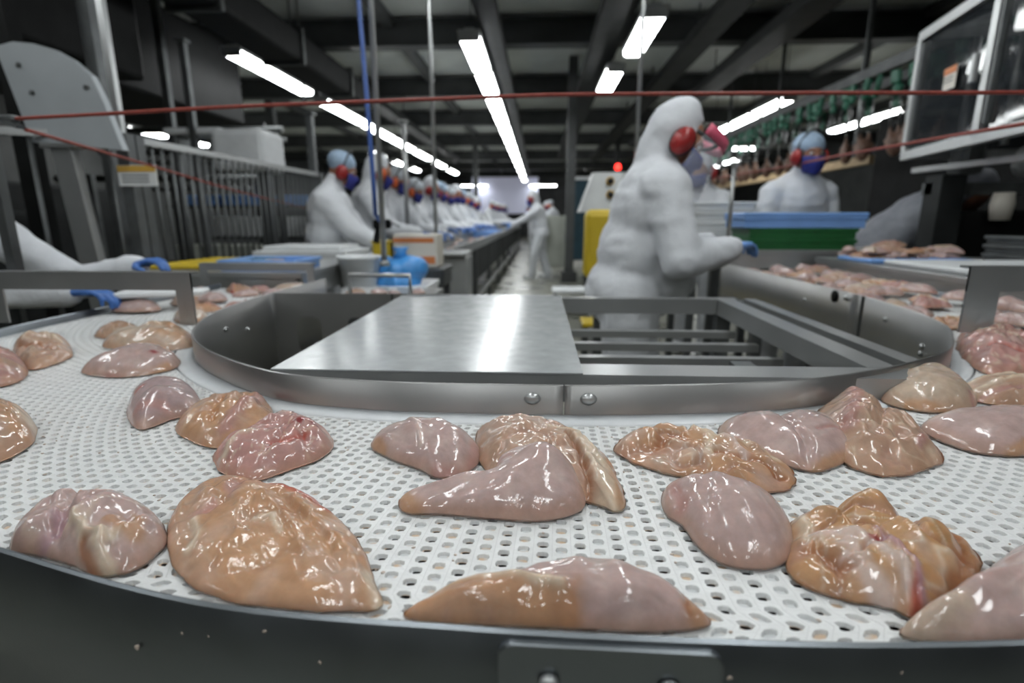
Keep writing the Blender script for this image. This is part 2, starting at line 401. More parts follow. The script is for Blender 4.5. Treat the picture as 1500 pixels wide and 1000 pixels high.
# ================================================================ CAROUSEL CONVEYOR
ZB = .900
ST = [((-.915,2.25),(-1.40,2.28)),((-.92,2.05),(-1.40,2.0)),((-.925,1.75),(-1.405,1.65)),((-.905,1.48),(-1.395,1.30)),((-.86,1.30),(-1.32,1.04)),
 ((-.766,1.114),(-1.15,.78)),((-.628,.965),(-.88,.575)),((-.443,.838),(-.62,.445)),((-.29,.799),(-.42,.378)),((-.157,.788),(-.24,.334)),
 ((-.029,.787),(-.06,.321)),((.10,.789),(.10,.317)),((.224,.80),(.26,.321)),((.334,.816),(.43,.340)),((.454,.847),(.63,.385)),
 ((.585,.906),(.87,.475)),((.70,.975),(1.08,.60)),((.804,1.053),(1.25,.77)),((.893,1.162),(1.40,.98)),((.987,1.318),(1.50,1.22)),
 ((1.05,1.55),(1.555,1.52)),((1.08,1.87),(1.57,1.87)),((1.08,2.4),(1.57,2.4)),((1.07,3.2),(1.56,3.2))]
IN = catmull([s[0] for s in ST], 24); OUT = catmull([s[1] for s in ST], 24)
conv = thing('carousel_conveyor', 'steel carousel conveyor with tall curved guards around a white belt', 'conveyor', (0, 0, 0))
# belt
belt = thing('conveyor_belt', 'white perforated plastic belt curving through the whole foreground', 'belt', (0, 0, 0))
mid = (IN+OUT)/2; dm = np.r_[0, np.cumsum(np.linalg.norm(np.diff(mid, axis=0), axis=1))]
PITCH = .0168; NR = int(dm[-1]/PITCH); tt = np.linspace(0, dm[-1], NR+1)
rs = lambda P: np.stack([np.interp(tt, dm, P[:, i]) for i in (0, 1)], 1)
RI, RO = rs(IN), rs(OUT)
ring = [(math.copysign(abs(math.cos(a))**.7, math.cos(a)), math.copysign(abs(math.sin(a))**.7, math.sin(a))) for a in [2*PI*k/8+PI/8*0 for k in range(8)]]
edge8 = [(1,.5),(1,1),(.5,1),(0,1),(0,.5),(0,0),(.5,0),(1,0)]
tu, tv, tz = [], [], []
for u, v in edge8: tu.append(.002+.996*u); tv.append(v); tz.append(-.0003 if u in (0, 1) else -.0001)
for sc, z in ((1.0, 0), (.93, -.0009), (.84, -.0036)):
    for a, b_ in ring: tu.append(.5+.33*sc*a); tv.append(.5+.32*sc*b_); tz.append(z)
for a, b_ in ring: tu.append(.53+.22*a); tv.append(.39+.13*b_); tz.append(-.0040)
tu, tv, tz = map(np.array, (tu, tv, tz)); TN = len(tu)
tf = [(o*8+k, o*8+(k+1) % 8, (o+1)*8+(k+1) % 8, (o+1)*8+k) for o in range(4) for k in range(8)]
tfc = tf[:24]+[tuple(range(24, 32))]
NC = 27; R0 = .042
def belt_row(k):
    off = .5*(k % 2); c = np.arange(NC+1)-off; lo = np.clip(c, 0, NC); hi = np.clip(c+1, 0, NC)
    ok = (hi-lo) > .2; lo, hi = lo[ok], hi[ok]
    v = lo[:, None]+(hi-lo)[:, None]*tv[None]; u = np.broadcast_to(tu[None], v.shape)
    # the outer three links are slanted fingers that form chevrons
    s = NC-v; sh = np.where(s < 3, .62*(1-np.abs(((3-s) % 2)-1)), 0); u = u+sh
    L = np.linalg.norm(RO[k]-RI[k]); r = (R0+(L-R0-.004)*v/NC)/L
    A = RI[k]+(RO[k]-RI[k])*r[..., None]; B = RI[k+1]+(RO[k+1]-RI[k+1])*r[..., None]
    P = A+(B-A)*u[..., None]; nc = len(lo)
    vs = np.concatenate([P, np.broadcast_to((ZB+tz)[None, :, None], (nc, TN, 1))], 2).reshape(-1, 3)
    T_ = tf if k % 2 else tfc
    fs = [tuple(i*TN+q for q in f) for i in range(nc) for f in T_]
    return vs, fs, [int(j >= 24) for i in range(nc) for j in range(len(T_))]
far = MB()
pocket = mat('belt_pocket', (.56, .575, .58), .4)
_nt = pocket.node_tree; _r = _nt.nodes.new('ShaderNodeValToRGB'); _n = _nt.nodes.new('ShaderNodeTexNoise'); _n.inputs['Scale'].default_value = 55; _n.inputs['Detail'].default_value = 1
_tc = _nt.nodes.new('ShaderNodeTexCoord'); _nt.links.new(_tc.outputs['Object'], _n.inputs[0]); _nt.links.new(_n.outputs[0], _r.inputs[0])
_e = _r.color_ramp.elements; _e[0].position = .47; _e[0].color = (.54, .555, .56, 1); _e[1].position = .60; _e[1].color = (.56, .42, .30, 1)
_nt.links.new(_r.outputs[0], _nt.nodes['Principled BSDF'].inputs['Base Color'])
inner_rows = 0
for k in range(NR):
    vs, fs, mi = belt_row(k)
    if RI[k][1] > 1.72 or inner_rows >= 298:
        far.add(vs.tolist(), fs)
    else:
        inner_rows += 1
        me = bpy.data.meshes.new('belt_link'); me.from_pydata(vs.tolist(), [], fs); me.update()
        me.materials.append(belt_mat); me.materials.append(pocket); me.polygons.foreach_set('material_index', mi); link('belt_link', me, belt_mat, belt)
tag(far.build('belt_run', belt_mat, belt), kind='stuff')
def strip_between(ra, rb, z, step=3):
    m = MB(); I = IN[::step]; O = OUT[::step]; vs = []
    for a, b_ in zip(I, O):
        L = np.linalg.norm(b_-a); d = (b_-a)/L
        for r, zz in ((ra, z-.006), (ra, z), (rb-.004 if rb > 0 else L+rb, z), (rb if rb > 0 else L+rb, z-.004), (rb if rb > 0 else L+rb, z-.008)):
            q = a+d*r; vs.append((q[0], q[1], zz))
    k = 5; return m.add(vs, [(i*k+j, i*k+j+1, (i+1)*k+j+1, (i+1)*k+j) for i in range(len(I)-1) for j in range(k-1)], True)
strip_between(.001, .040, ZB+.002).build('wear_strip', strip_mat, conv)
under = mat('belt_underside', (.10, .075, .05), .5, 0)
nt = under.node_tree; r_ = nt.nodes.new('ShaderNodeValToRGB'); nn = nt.nodes.new('ShaderNodeTexNoise'); nn.inputs['Scale'].default_value = 45
tc_ = nt.nodes.new('ShaderNodeTexCoord'); nt.links.new(tc_.outputs['Object'], nn.inputs[0]); nt.links.new(nn.outputs[0], r_.inputs[0])
e = r_.color_ramp.elements; e[0].position = .42; e[0].color = (.008, .008, .008, 1); e[1].position = .66; e[1].color = (.10, .07, .05, 1)
nt.links.new(r_.outputs[0], nt.nodes['Principled BSDF'].inputs['Base Color'])
strip_between(.004, -.004, ZB-.016).build('slider_bed', under, conv)
# inner guard in bolted segments
def near_i(P, q): return int(np.argmin(np.linalg.norm(P-np.array(q), axis=1)))
seams = [0, near_i(IN, (-.92, 1.80)), near_i(IN, (.041, .789)), near_i(IN, (1.08, 1.83)), len(IN)-1]
for a, b_ in zip(seams[:-1], seams[1:]):
    P = IN[a:b_+1:2] if (b_-a) % 2 == 0 else np.vstack([IN[a:b_:2], IN[b_]])
    P = resample(P, max(8, len(P))); sh = .0012
    d0 = P[1]-P[0]; d1 = P[-1]-P[-2]; P[0] += d0/np.linalg.norm(d0)*sh; P[-1] -= d1/np.linalg.norm(d1)*sh
    ribbon(P, .66, .950, .004).build('inner_guard', guard_steel, conv)
# cross wall with two rounded holes behind the cover sheet
def holed_wall(x0, x1, y, z0, z1, holes, th=.004):
    """sheet in the x-z plane; holes = (cx, cz, half width, half height)"""
    m = MB(); xs = sorted({x0, x1, *[h[0]-h[2]-.02 for h in holes], *[h[0]+h[2]+.02 for h in holes]})
    for a, b_ in zip(xs[:-1], xs[1:]):
        h = [q for q in holes if a < q[0] < b_]
        if not h: m.box(((a+b_)/2, y, (z0+z1)/2), (b_-a, th, z1-z0)); continue
        cx, cz, hw, hh = h[0]; za, zb = cz-hh-.02, cz+hh+.02
        m.box(((a+b_)/2, y, (z0+za)/2), (b_-a, th, za-z0)); m.box(((a+b_)/2, y, (z1+zb)/2), (b_-a, th, z1-zb))
        N = 24; vs = []
        for yy in (y-th/2, y+th/2):
            for k in range(N):
                an = 2*PI*k/N; c_, s_ = math.cos(an), math.sin(an)
                q = max(abs(c_), abs(s_)); vs.append((cx+c_/q*(hw+.02), yy, cz+s_/q*(hh+.02)))
            for k in range(N):
                an = 2*PI*k/N; c_, s_ = math.cos(an), math.sin(an)
                vs.append((cx+math.copysign(abs(c_)**.45, c_)*hw, yy, cz+math.copysign(abs(s_)**.45, s_)*hh))
        fs = []
        for k in range(N):
            j = (k+1) % N
            fs += [(k, j, N+j, N+k), (2*N+j, 2*N+k, 3*N+k, 3*N+j), (N+k, N+j, 3*N+j, 3*N+k)]
        m.add(vs, fs)
    return m
holed_wall(-.913, -.30, 1.79, .62, .95, [(-.80, .80, .045, .065), (-.62, .80, .045, .065)]).build('cross_wall', guard_steel, conv)
MB().box((-.50, 1.786, .785), (.006, .006, .33)).build('wall_rib', dark_steel, conv)
# oval cut-outs, bolt heads, weld stubs on the inner face of the right wall
def on_in(q, off):
    i = near_i(IN, q); T = IN[min(i+1, len(IN)-1)]-IN[max(i-1, 0)]; T /= np.linalg.norm(T); N = np.array([-T[1], T[0]])
    return IN[i]+N*off, N
for q, z, rr in (((.93,1.22),.86,.008),((1.02,1.42),.87,.008),((1.02,1.42),.85,.008),((.96,1.27),.80,.010),((1.06,1.66),.90,.008),((1.075,1.9),.93,.010),((1.08,2.2),.88,.008),((-.80,1.16),.83,.008),((-.83,1.22),.87,.008),((-.83,1.22),.845,.008),((-.9,1.45),.89,.008),((-.915,1.6),.86,.008)):
    p, N = on_in(q, .006)
    MB().ell((p[0], p[1], z), (rr, rr, rr), None, 10, 6).build('bolt_head', steel, conv)
for x in (-.008, .078):
    p, N = on_in((x, .788), -.003)
    MB().ell((p[0], p[1], .929), (.013, .009, .0095), None, 14, 8).build('cap_nut', steel, conv)
for q in ((1.07,1.80),):
    p, N = on_in(q, .004); MB().box((p[0], p[1], .80), (.006, .012, .30)).build('wall_rib', dark_steel, conv)
p, N = on_in((1.075, 1.98), .004); MB().lathe((p[0]-.004, p[1], .925), [(.001, 0), (.022, 0), (.022, .006), (.001, .006)], 16, 'x').build('hole_plug', iron, conv)
# outer rim
P = resample(OUT[::-1], 420); ribbon(P, .70, .921, .0050, .0020).build('outer_rim', rim_steel, conv)
# bolted joint plate on the camera side of the rim
b = MB(); m_ = []
x0, x1, z0, z1, r = -.026, .128, .80, .9165, .012
for cx, cz, a0 in ((x1-r, z1-r, 0), (x0+r, z1-r, 90), (x0+r, z0+r, 180), (x1-r, z0+r, 270)):
    for k in range(7):
        a = math.radians(a0+15*k); m_.append((cx+r*math.cos(a), cz+r*math.sin(a)))
def yrim(x): return float(OUT[near_i(OUT, (x, .32))][1])
nP = len(m_); vs = [(x, yrim(x)-.0055, z) for x, z in m_]+[(x, yrim(x)-.010, z) for x, z in m_]+[(x*.985+.001, yrim(x)-.0112, z-.0012) for x, z in m_]
b.add(vs, [(i, (i+1) % nP, nP+(i+1) % nP, nP+i) for i in range(nP)]+[(nP+i, nP+(i+1) % nP, 2*nP+(i+1) % nP, 2*nP+i) for i in range(nP)]+[list(range(2*nP, 3*nP))])
b.build('joint_plate', rim_steel, conv)
for x in (.010, .092):
    MB().lathe((x, yrim(x)-.011, .888), [(.0075, 0), (.0078, -.003), (.006, -.006), (.002, -.007)], 16, 'y').build('bolt_head', steel, conv)
# arch brackets over the belt legs
def arch(x0, x1, Y, ztop, wpost, hbar, z0=.935):
    b = MB(); s = 1 if x1 > x0 else -1
    b.box((x0+s*wpost/2, Y, (z0+ztop)/2), (wpost, .006, ztop-z0)); b.box((x0+s*wpost/2, Y+.012, (z0+ztop)/2), (.006, .03, ztop-z0))
    b.box(((x0+x1)/2, Y, ztop-hbar/2), (abs(x1-x0), .007, hbar)); b.box(((x0+x1)/2, Y+.015, ztop-.003), (abs(x1-x0), .034, .006))
    b.box((x1-s*wpost/2, Y, (z0+ztop)/2), (wpost, .006, ztop-z0))
    b.build('arch_bracket', steel, conv)
arch(-.875, -1.42, 1.30, 1.068, .042, .045)
arch(1.005, 1.57, 1.30, 1.092, .075, .058)
arch(-.925, -1.41, 2.16, 1.02, .03, .03)
for x, Y in ((-1.41, 2.1), (-1.41, 1.5), (1.58, 1.6), (1.58, 2.6), (-.60, .455), (.75, .45), (-.93, 2.1), (1.06, 2.6)):
    t_ = MB().box((x, Y, .35), (.05, .05, .70)).lathe((x, Y, 0), [(.05, 0), (.05, .02), (.03, .04)], 12); t_.build('leg', galv, conv)

# ---------------------------------------------------------------- frame and cover sheet inside the loop
fr = thing('tube_frame', 'open frame of square steel tubes inside the loop, half covered by a sheet', 'frame', (0, 0, 0))
def fb(a, b_, w_, h_, name='frame_bar', m=steel): return MB().bar(a, b_, w_, h_).build(name, m, fr)
fb((-.462, .915, .915), (.66, .915, .915), .07, .05)
fb((-.462, 1.80, .915), (.66, 1.80, .915), .05, .05)
fb((-.437, .951, .915), (-.437, 1.774, .915), .05, .05)
fb((.618, .951, .915), (.618, 1.774, .915), .055, .05)
fb((.71, .97, .922), (.71, 1.82, .922), .040, .03)
fb((.66, 1.82, .92), (.73, 1.82, .92), .02, .02)
for Y in (1.30, 1.45, 1.62): fb((-.41, Y, .855), (.60, Y, .855), .028, .02, 'cross_bar')
for x, Y in ((-.437, .94), (.618, .94), (-.437, 1.80), (.618, 1.80), (.45, 1.15)):
    MB().box((x, Y, .445), (.045, .045, .89)).build('leg', galv, fr)
sh = MB().box((-.195, 1.348, .9425), (.545, .945, .0035), bev=.001)
sh.build('cover_sheet', plate_steel)
tag(bpy.data.objects['cover_sheet'], 'flat dull steel sheet with lamp reflections, lying on the tube frame', 'sheet')

# ================================================================ CHICKEN PIECES
COL = dict(pink=(.385,.275,.258), orange=(.41,.23,.128), orange2=(.36,.165,.065), tan=(.37,.235,.165), beige=(.42,.325,.25), rose=(.37,.20,.18),
           mauve=(.33,.235,.235), amber=(.40,.22,.10), fat=(.56,.46,.35), pale=(.52,.42,.385), red=(.36,.075,.05), blood=(.22,.012,.015), purple=(.36,.22,.25), brown=(.28,.11,.045))
MEAT=[
 {'key': 'A', 'label': 'folded pinkish chicken piece with ragged fatty edge in the front left corner of the belt', 'out': [(-0.4841, 0.4115), (-0.5074, 0.4449), (-0.5214, 0.4854), (-0.5063, 0.4973), (-0.4751, 0.4899), (-0.4524, 0.4943), (-0.41, 0.4823), (-0.3684, 0.4547), (-0.3447, 0.4267), (-0.3418, 0.4027), (-0.3515, 0.3847), (-0.3742, 0.3789), (-0.4066, 0.3918), (-0.448, 0.4029)], 'h': 0.038, 'col': 'pink', 'col2': 'pink', 'strokes': [([(-0.4768, 0.4862), (-0.4571, 0.4541), (-0.4366, 0.4172), (-0.4226, 0.3968)], 0.007, -0.01, None), ([(-0.424, 0.4178), (-0.4012, 0.4048), (-0.3773, 0.399), (-0.3695, 0.4115)], 0.006, 0.005, 'fat'), ([(-0.3985, 0.398), (-0.3726, 0.3785), (-0.356, 0.3766)], 0.004, -0.005, 'brown'), ([(-0.4577, 0.4829), (-0.4468, 0.4877)], 0.008, 0.003, 'orange'), ([(-0.3834, 0.3987), (-0.3594, 0.3756)], 0.005, 0.006, 'fat'), ([(-0.4426, 0.4079), (-0.4347, 0.4173), (-0.4523, 0.4324)], 0.005, -0.004, 'purple'), ([(-0.3887, 0.4196), (-0.3583, 0.407), (-0.3708, 0.4283)], 0.006, 0.004, 'orange')], 'bumps': [((-0.4018, 0.4523), 0.035, 0.03, 0.006), ((-0.4827, 0.4528), 0.025, 0.04, 0.006)], 'prof': (2.1, 0.6), 'raw': 1.3, 'seed': 1, 'zb': 0.0},
 {'key': 'B', 'label': 'large flat orange fillet with ridged wet surface, front left against the rim', 'out': [(-0.3517, 0.436), (-0.3733, 0.4742), (-0.3828, 0.5127), (-0.3786, 0.5469), (-0.3466, 0.5549), (-0.3003, 0.5356), (-0.2594, 0.5231), (-0.2046, 0.479), (-0.1628, 0.4333), (-0.1371, 0.387), (-0.121, 0.3537), (-0.1498, 0.348), (-0.2048, 0.3495), (-0.2533, 0.3572), (-0.2912, 0.3737), (-0.3258, 0.4033)], 'h': 0.023, 'col': 'orange', 'col2': 'orange', 'strokes': [([(-0.375, 0.5227), (-0.3451, 0.4558), (-0.3116, 0.4174), (-0.2991, 0.3821)], 0.008, -0.005, 'tan'), ([(-0.3304, 0.4459), (-0.31, 0.4221), (-0.3076, 0.4042)], 0.004, 0.003, 'fat'), ([(-0.3004, 0.475), (-0.2761, 0.4286)], 0.003, 0.003, None), ([(-0.2865, 0.4938), (-0.2296, 0.4407), (-0.1975, 0.3963)], 0.004, 0.004, None), ([(-0.2941, 0.4872), (-0.2666, 0.429)], 0.003, -0.003, None), ([(-0.2752, 0.5007), (-0.1999, 0.4324), (-0.1615, 0.3802)], 0.004, -0.004, None), ([(-0.2516, 0.4894), (-0.1775, 0.4241), (-0.1417, 0.3728)], 0.005, 0.004, None), ([(-0.2677, 0.4438), (-0.2564, 0.4548), (-0.238, 0.4305)], 0.003, 0.003, 'fat'), ([(-0.3334, 0.5248), (-0.3224, 0.4858), (-0.3296, 0.4621)], 0.009, -0.006, 'rose'), ([(-0.2911, 0.5255), (-0.2527, 0.5083), (-0.2103, 0.476)], 0.006, 0.003, 'red'), ([(-0.1387, 0.3814), (-0.1207, 0.3518)], 0.006, 0.001, 'fat'), ([(-0.3641, 0.5305), (-0.319, 0.4799)], 0.006, -0.006, 'orange')], 'bumps': [((-0.3404, 0.504), 0.03, 0.02, 0.006), ((-0.2274, 0.4216), 0.05, 0.05, -0.006)], 'prof': (2.6, 0.42), 'raw': 1.0, 'seed': 2, 'zb': 0.0},
 {'key': 'C', 'label': 'big smooth pale pink breast with orange strip along its front edge, front centre', 'out': [(-0.1006, 0.3489), (-0.0785, 0.3677), (-0.0358, 0.3803), (0.009, 0.3992), (0.0486, 0.4057), (0.0837, 0.4016), (0.1117, 0.3865), (0.1259, 0.3668), (0.1286, 0.3465), (0.0838, 0.3387), (0.0085, 0.3394), (-0.0529, 0.3396), (-0.0884, 0.3415)], 'h': 0.034, 'col': 'pink', 'col2': 'pink', 'strokes': [([(-0.0976, 0.3544), (-0.0663, 0.36), (-0.0338, 0.3576), (-0.0071, 0.351), (0.0238, 0.3432)], 0.013, -0.0015, 'orange2'), ([(-0.0958, 0.3465), (-0.0433, 0.347), (0.0034, 0.3422)], 0.014, -0.001, 'orange'), ([(-0.0778, 0.3635), (-0.0511, 0.3681), (-0.0264, 0.3651), (-0.0046, 0.36), (0.0191, 0.3537)], 0.004, 0.0035, 'fat'), ([(0.1212, 0.3693), (0.1217, 0.3412)], 0.008, -0.001, 'orange'), ([(0.1167, 0.3727), (0.1156, 0.3478)], 0.003, -0.003, 'brown')], 'bumps': [((0.0576, 0.3724), 0.05, 0.03, 0.004)], 'prof': (2.2, 0.55), 'raw': 0.7, 'seed': 3, 'zb': 0.0},
 {'key': 'F', 'label': 'broad tan fillet draped behind the pale breast with a white flap hanging right', 'out': [(-0.0802, 0.6508), (-0.0831, 0.719), (-0.0644, 0.7312), (-0.0215, 0.7265), (0.0181, 0.7377), (0.0548, 0.692), (0.0854, 0.633), (0.0958, 0.5662), (0.0934, 0.5137), (0.0813, 0.5036), (0.0718, 0.5126), (0.0559, 0.5201), (0.0109, 0.5361), (-0.0527, 0.5726)], 'h': 0.04, 'col': 'tan', 'col2': 'tan', 'strokes': [([(0.0534, 0.6326), (0.0719, 0.5773), (0.0791, 0.5109)], 0.016, 0.004, 'fat'), ([(0.0121, 0.651), (0.0516, 0.6443), (0.0684, 0.5908)], 0.003, 0.004, 'fat'), ([(0.0399, 0.6386), (0.0549, 0.5625), (0.0587, 0.5057)], 0.004, -0.012, 'brown'), ([(-0.0775, 0.6943), (-0.0062, 0.6877), (0.0566, 0.6532)], 0.006, 0.003, None), ([(0.0883, 0.6215), (0.092, 0.5406), (0.0836, 0.4976)], 0.006, 0.002, 'orange'), ([(-0.0769, 0.6465), (-0.0484, 0.6226)], 0.006, -0.003, None), ([(0.0811, 0.5041), (0.0865, 0.4938)], 0.006, 0.002, 'fat')], 'bumps': [((-0.0249, 0.6867), 0.04, 0.02, 0.004)], 'prof': (2.1, 0.6), 'raw': 1.3, 'seed': 4, 'zb': 0.0},
 {'key': 'D', 'label': 'pale pink breast shaped like a comma with narrow tail left, lying in the centre', 'out': [(-0.146, 0.5043), (-0.1424, 0.5227), (-0.0996, 0.5405), (-0.0546, 0.5593), (-0.0412, 0.5934), (-0.0011, 0.621), (0.0348, 0.6069), (0.0521, 0.5586), (0.0517, 0.5142), (0.0348, 0.4928), (-0.0, 0.4816), (-0.0449, 0.4836), (-0.0947, 0.4894), (-0.1316, 0.4895)], 'h': 0.042, 'col': 'pink', 'col2': 'pink', 'strokes': [([(-0.1419, 0.5087), (-0.1256, 0.4862)], 0.01, 0.0, 'orange'), ([(-0.0666, 0.5549), (-0.0317, 0.5567)], 0.006, -0.003, None), ([(0.0144, 0.5269), (0.0446, 0.5386)], 0.004, -0.001, None)], 'bumps': [((0.011, 0.5588), 0.032, 0.03, 0.017), ((-0.1064, 0.5148), 0.05, 0.03, -0.015), ((-0.054, 0.5443), 0.02, 0.025, -0.008)], 'prof': (2.3, 0.5), 'raw': 0.5, 'seed': 5, 'zb': 0.0},
 {'key': 'E', 'label': 'small smooth pink breast piece left of the draped tan fillet', 'out': [(-0.2201, 0.6495), (-0.2187, 0.6863), (-0.1816, 0.7082), (-0.1263, 0.6999), (-0.0816, 0.6628), (-0.0707, 0.6209), (-0.0846, 0.5813), (-0.1151, 0.5685), (-0.144, 0.5893), (-0.1844, 0.6152)], 'h': 0.04, 'col': 'pink', 'col2': 'pink', 'strokes': [([(-0.1775, 0.683), (-0.1568, 0.6487), (-0.1425, 0.6064)], 0.003, 0.002, 'pale'), ([(-0.117, 0.5709), (-0.0889, 0.5723)], 0.008, -0.002, 'rose'), ([(-0.2143, 0.6458), (-0.1976, 0.6251)], 0.006, 0, 'orange'), ([(-0.0787, 0.6381), (-0.0791, 0.5906)], 0.006, -0.003, 'rose')], 'bumps': [], 'prof': (2.1, 0.6), 'raw': 0.6, 'seed': 6, 'zb': 0.0},
 {'key': 'G', 'label': 'orange trimmed chicken piece with torn white fat, right of the draped fillet', 'out': [(0.1004, 0.6609), (0.1326, 0.7107), (0.192, 0.7221), (0.2251, 0.6875), (0.2615, 0.6744), (0.2984, 0.6449), (0.3084, 0.5988), (0.28, 0.5586), (0.2473, 0.5514), (0.2178, 0.5801), (0.1723, 0.5863), (0.1431, 0.5994), (0.1149, 0.6275)], 'h': 0.028, 'col': 'orange', 'col2': 'orange', 'strokes': [([(0.1508, 0.6371), (0.1764, 0.655), (0.1855, 0.6389)], 0.006, -0.006, 'brown'), ([(0.2233, 0.666), (0.211, 0.6096)], 0.005, 0.004, 'fat'), ([(0.1941, 0.6735), (0.2375, 0.6415), (0.2833, 0.6281)], 0.006, 0.004, 'fat'), ([(0.2193, 0.61), (0.2628, 0.5961), (0.2875, 0.5802)], 0.006, -0.005, 'brown'), ([(0.2635, 0.6428), (0.279, 0.5969), (0.2993, 0.5893)], 0.006, 0.006, 'tan'), ([(0.2375, 0.6415), (0.2499, 0.6044)], 0.005, 0.005, 'pale'), ([(0.1321, 0.6797), (0.1794, 0.6877)], 0.006, -0.003, None)], 'bumps': [((0.1396, 0.6708), 0.04, 0.02, 0.004)], 'prof': (2.1, 0.6), 'raw': 1.7, 'seed': 7, 'zb': 0.0},
 {'key': 'H', 'label': 'two lobed shiny pink breast near the inner guard, right of centre', 'out': [(0.2521, 0.7095), (0.2763, 0.7559), (0.3193, 0.7709), (0.3565, 0.7641), (0.405, 0.784), (0.4419, 0.7621), (0.4292, 0.6951), (0.403, 0.6498), (0.3449, 0.6089), (0.312, 0.6164), (0.282, 0.6453), (0.2557, 0.6696)], 'h': 0.038, 'col': 'pink', 'col2': 'pink', 'strokes': [([(0.349, 0.7586), (0.3433, 0.7103), (0.3394, 0.6414), (0.3251, 0.6028)], 0.006, -0.009, None), ([(0.2685, 0.7443), (0.2465, 0.6801)], 0.007, 0.0, 'tan'), ([(0.3006, 0.6107), (0.3224, 0.5974), (0.3954, 0.6442)], 0.005, -0.003, 'orange'), ([(0.4056, 0.6881), (0.3661, 0.6705)], 0.003, -0.002, 'rose')], 'bumps': [((0.3008, 0.7082), 0.03, 0.03, 0.005), ((0.3868, 0.6953), 0.03, 0.03, 0.005)], 'prof': (2.1, 0.6), 'raw': 0.6, 'seed': 8, 'zb': 0.0},
 {'key': 'L', 'label': 'lumpy tan chicken piece standing tall and draping down, right by the inner guard', 'out': [(0.4088, 0.774), (0.4521, 0.8264), (0.5082, 0.8694), (0.5395, 0.863), (0.5331, 0.8011), (0.547, 0.7519), (0.5328, 0.6922), (0.5094, 0.6433), (0.4575, 0.6112), (0.4091, 0.5964), (0.3883, 0.6158), (0.3812, 0.6551), (0.3898, 0.7091)], 'h': 0.052, 'col': 'tan', 'col2': 'tan', 'strokes': [([(0.5371, 0.8306), (0.5031, 0.7476), (0.4962, 0.6914)], 0.006, -0.006, None), ([(0.5198, 0.8867), (0.4658, 0.767), (0.414, 0.6873)], 0.01, 0.005, 'rose'), ([(0.3976, 0.6568), (0.4436, 0.6488), (0.5115, 0.6625)], 0.007, 0.005, 'tan'), ([(0.4277, 0.688), (0.4597, 0.6896), (0.5061, 0.769)], 0.006, -0.008, None), ([(0.5404, 0.7394), (0.5236, 0.6928), (0.4824, 0.6507)], 0.004, 0.004, 'rose')], 'bumps': [((0.4994, 0.8287), 0.035, 0.03, 0.012), ((0.4457, 0.6388), 0.05, 0.03, -0.008)], 'prof': (1.7, 0.75), 'raw': 1.5, 'seed': 9, 'zb': 0.0},
 {'key': 'M', 'label': 'smooth round beige breast against the curve of the inner guard', 'out': [(0.58, 0.8882), (0.6532, 0.9689), (0.7496, 1.0179), (0.7691, 0.9747), (0.7311, 0.8793), (0.6772, 0.8304), (0.6144, 0.8223), (0.5812, 0.8442)], 'h': 0.05, 'col': 'beige', 'col2': 'beige', 'strokes': [([(0.5914, 0.8372), (0.6485, 0.8149)], 0.006, 0, 'orange'), ([(0.7024, 0.8593), (0.6981, 0.8426)], 0.006, 0, 'rose')], 'bumps': [], 'prof': (2.1, 0.6), 'raw': 0.5, 'seed': 10, 'zb': 0.0},
 {'key': 'N', 'label': 'long smooth pink breast reaching out of frame beside the round beige breast', 'out': [(0.5628, 0.763), (0.653, 0.7977), (0.7389, 0.806), (0.7815, 0.7703), (0.7052, 0.6893), (0.6158, 0.6642), (0.5688, 0.6747), (0.5498, 0.7146)], 'h': 0.042, 'col': 'pink', 'col2': 'pink', 'strokes': [([(0.5612, 0.757), (0.5984, 0.7487)], 0.008, 0, 'pale'), ([(0.5871, 0.6516), (0.6311, 0.6743)], 0.005, -0.002, 'orange')], 'bumps': [], 'prof': (2.1, 0.6), 'raw': 0.5, 'seed': 11, 'zb': 0.0},
 {'key': 'O', 'label': 'stretched beige chicken piece with white streaks at the right edge of the belt', 'out': [(0.739, 0.9366), (0.807, 0.9692), (0.8876, 0.9808), (0.9709, 0.9675), (0.8748, 0.8602), (0.7951, 0.8662), (0.7354, 0.8725)], 'h': 0.038, 'col': 'tan', 'col2': 'beige', 'strokes': [([(0.7443, 0.9318), (0.8671, 0.9562)], 0.004, 0.003, 'fat'), ([(0.7333, 0.8999), (0.8721, 0.9338)], 0.004, 0.003, 'fat'), ([(0.7268, 0.8764), (0.8608, 0.9063)], 0.004, -0.004, 'rose')], 'bumps': [], 'prof': (2.1, 0.6), 'raw': 1.2, 'seed': 12, 'zb': 0.0},
 {'key': 'P', 'label': 'raw rosy chicken piece with torn flesh, right edge behind the beige piece', 'out': [(0.9974, 1.2895), (1.1174, 1.4247), (1.2118, 1.4578), (1.2571, 1.4181), (1.1502, 1.2447), (1.0058, 1.0841), (0.9074, 1.0435), (0.8803, 1.0582), (0.9181, 1.1538)], 'h': 0.05, 'col': 'rose', 'col2': 'rose', 'strokes': [([(1.0363, 1.305), (1.0662, 1.2069), (1.1329, 1.1677)], 0.008, 0.006, 'fat'), ([(0.9715, 1.1596), (0.9975, 1.1072)], 0.007, -0.007, 'red'), ([(1.1159, 1.3679), (1.1693, 1.2591)], 0.006, 0.005, 'orange')], 'bumps': [], 'prof': (2.1, 0.6), 'raw': 1.8, 'seed': 13, 'zb': 0.0},
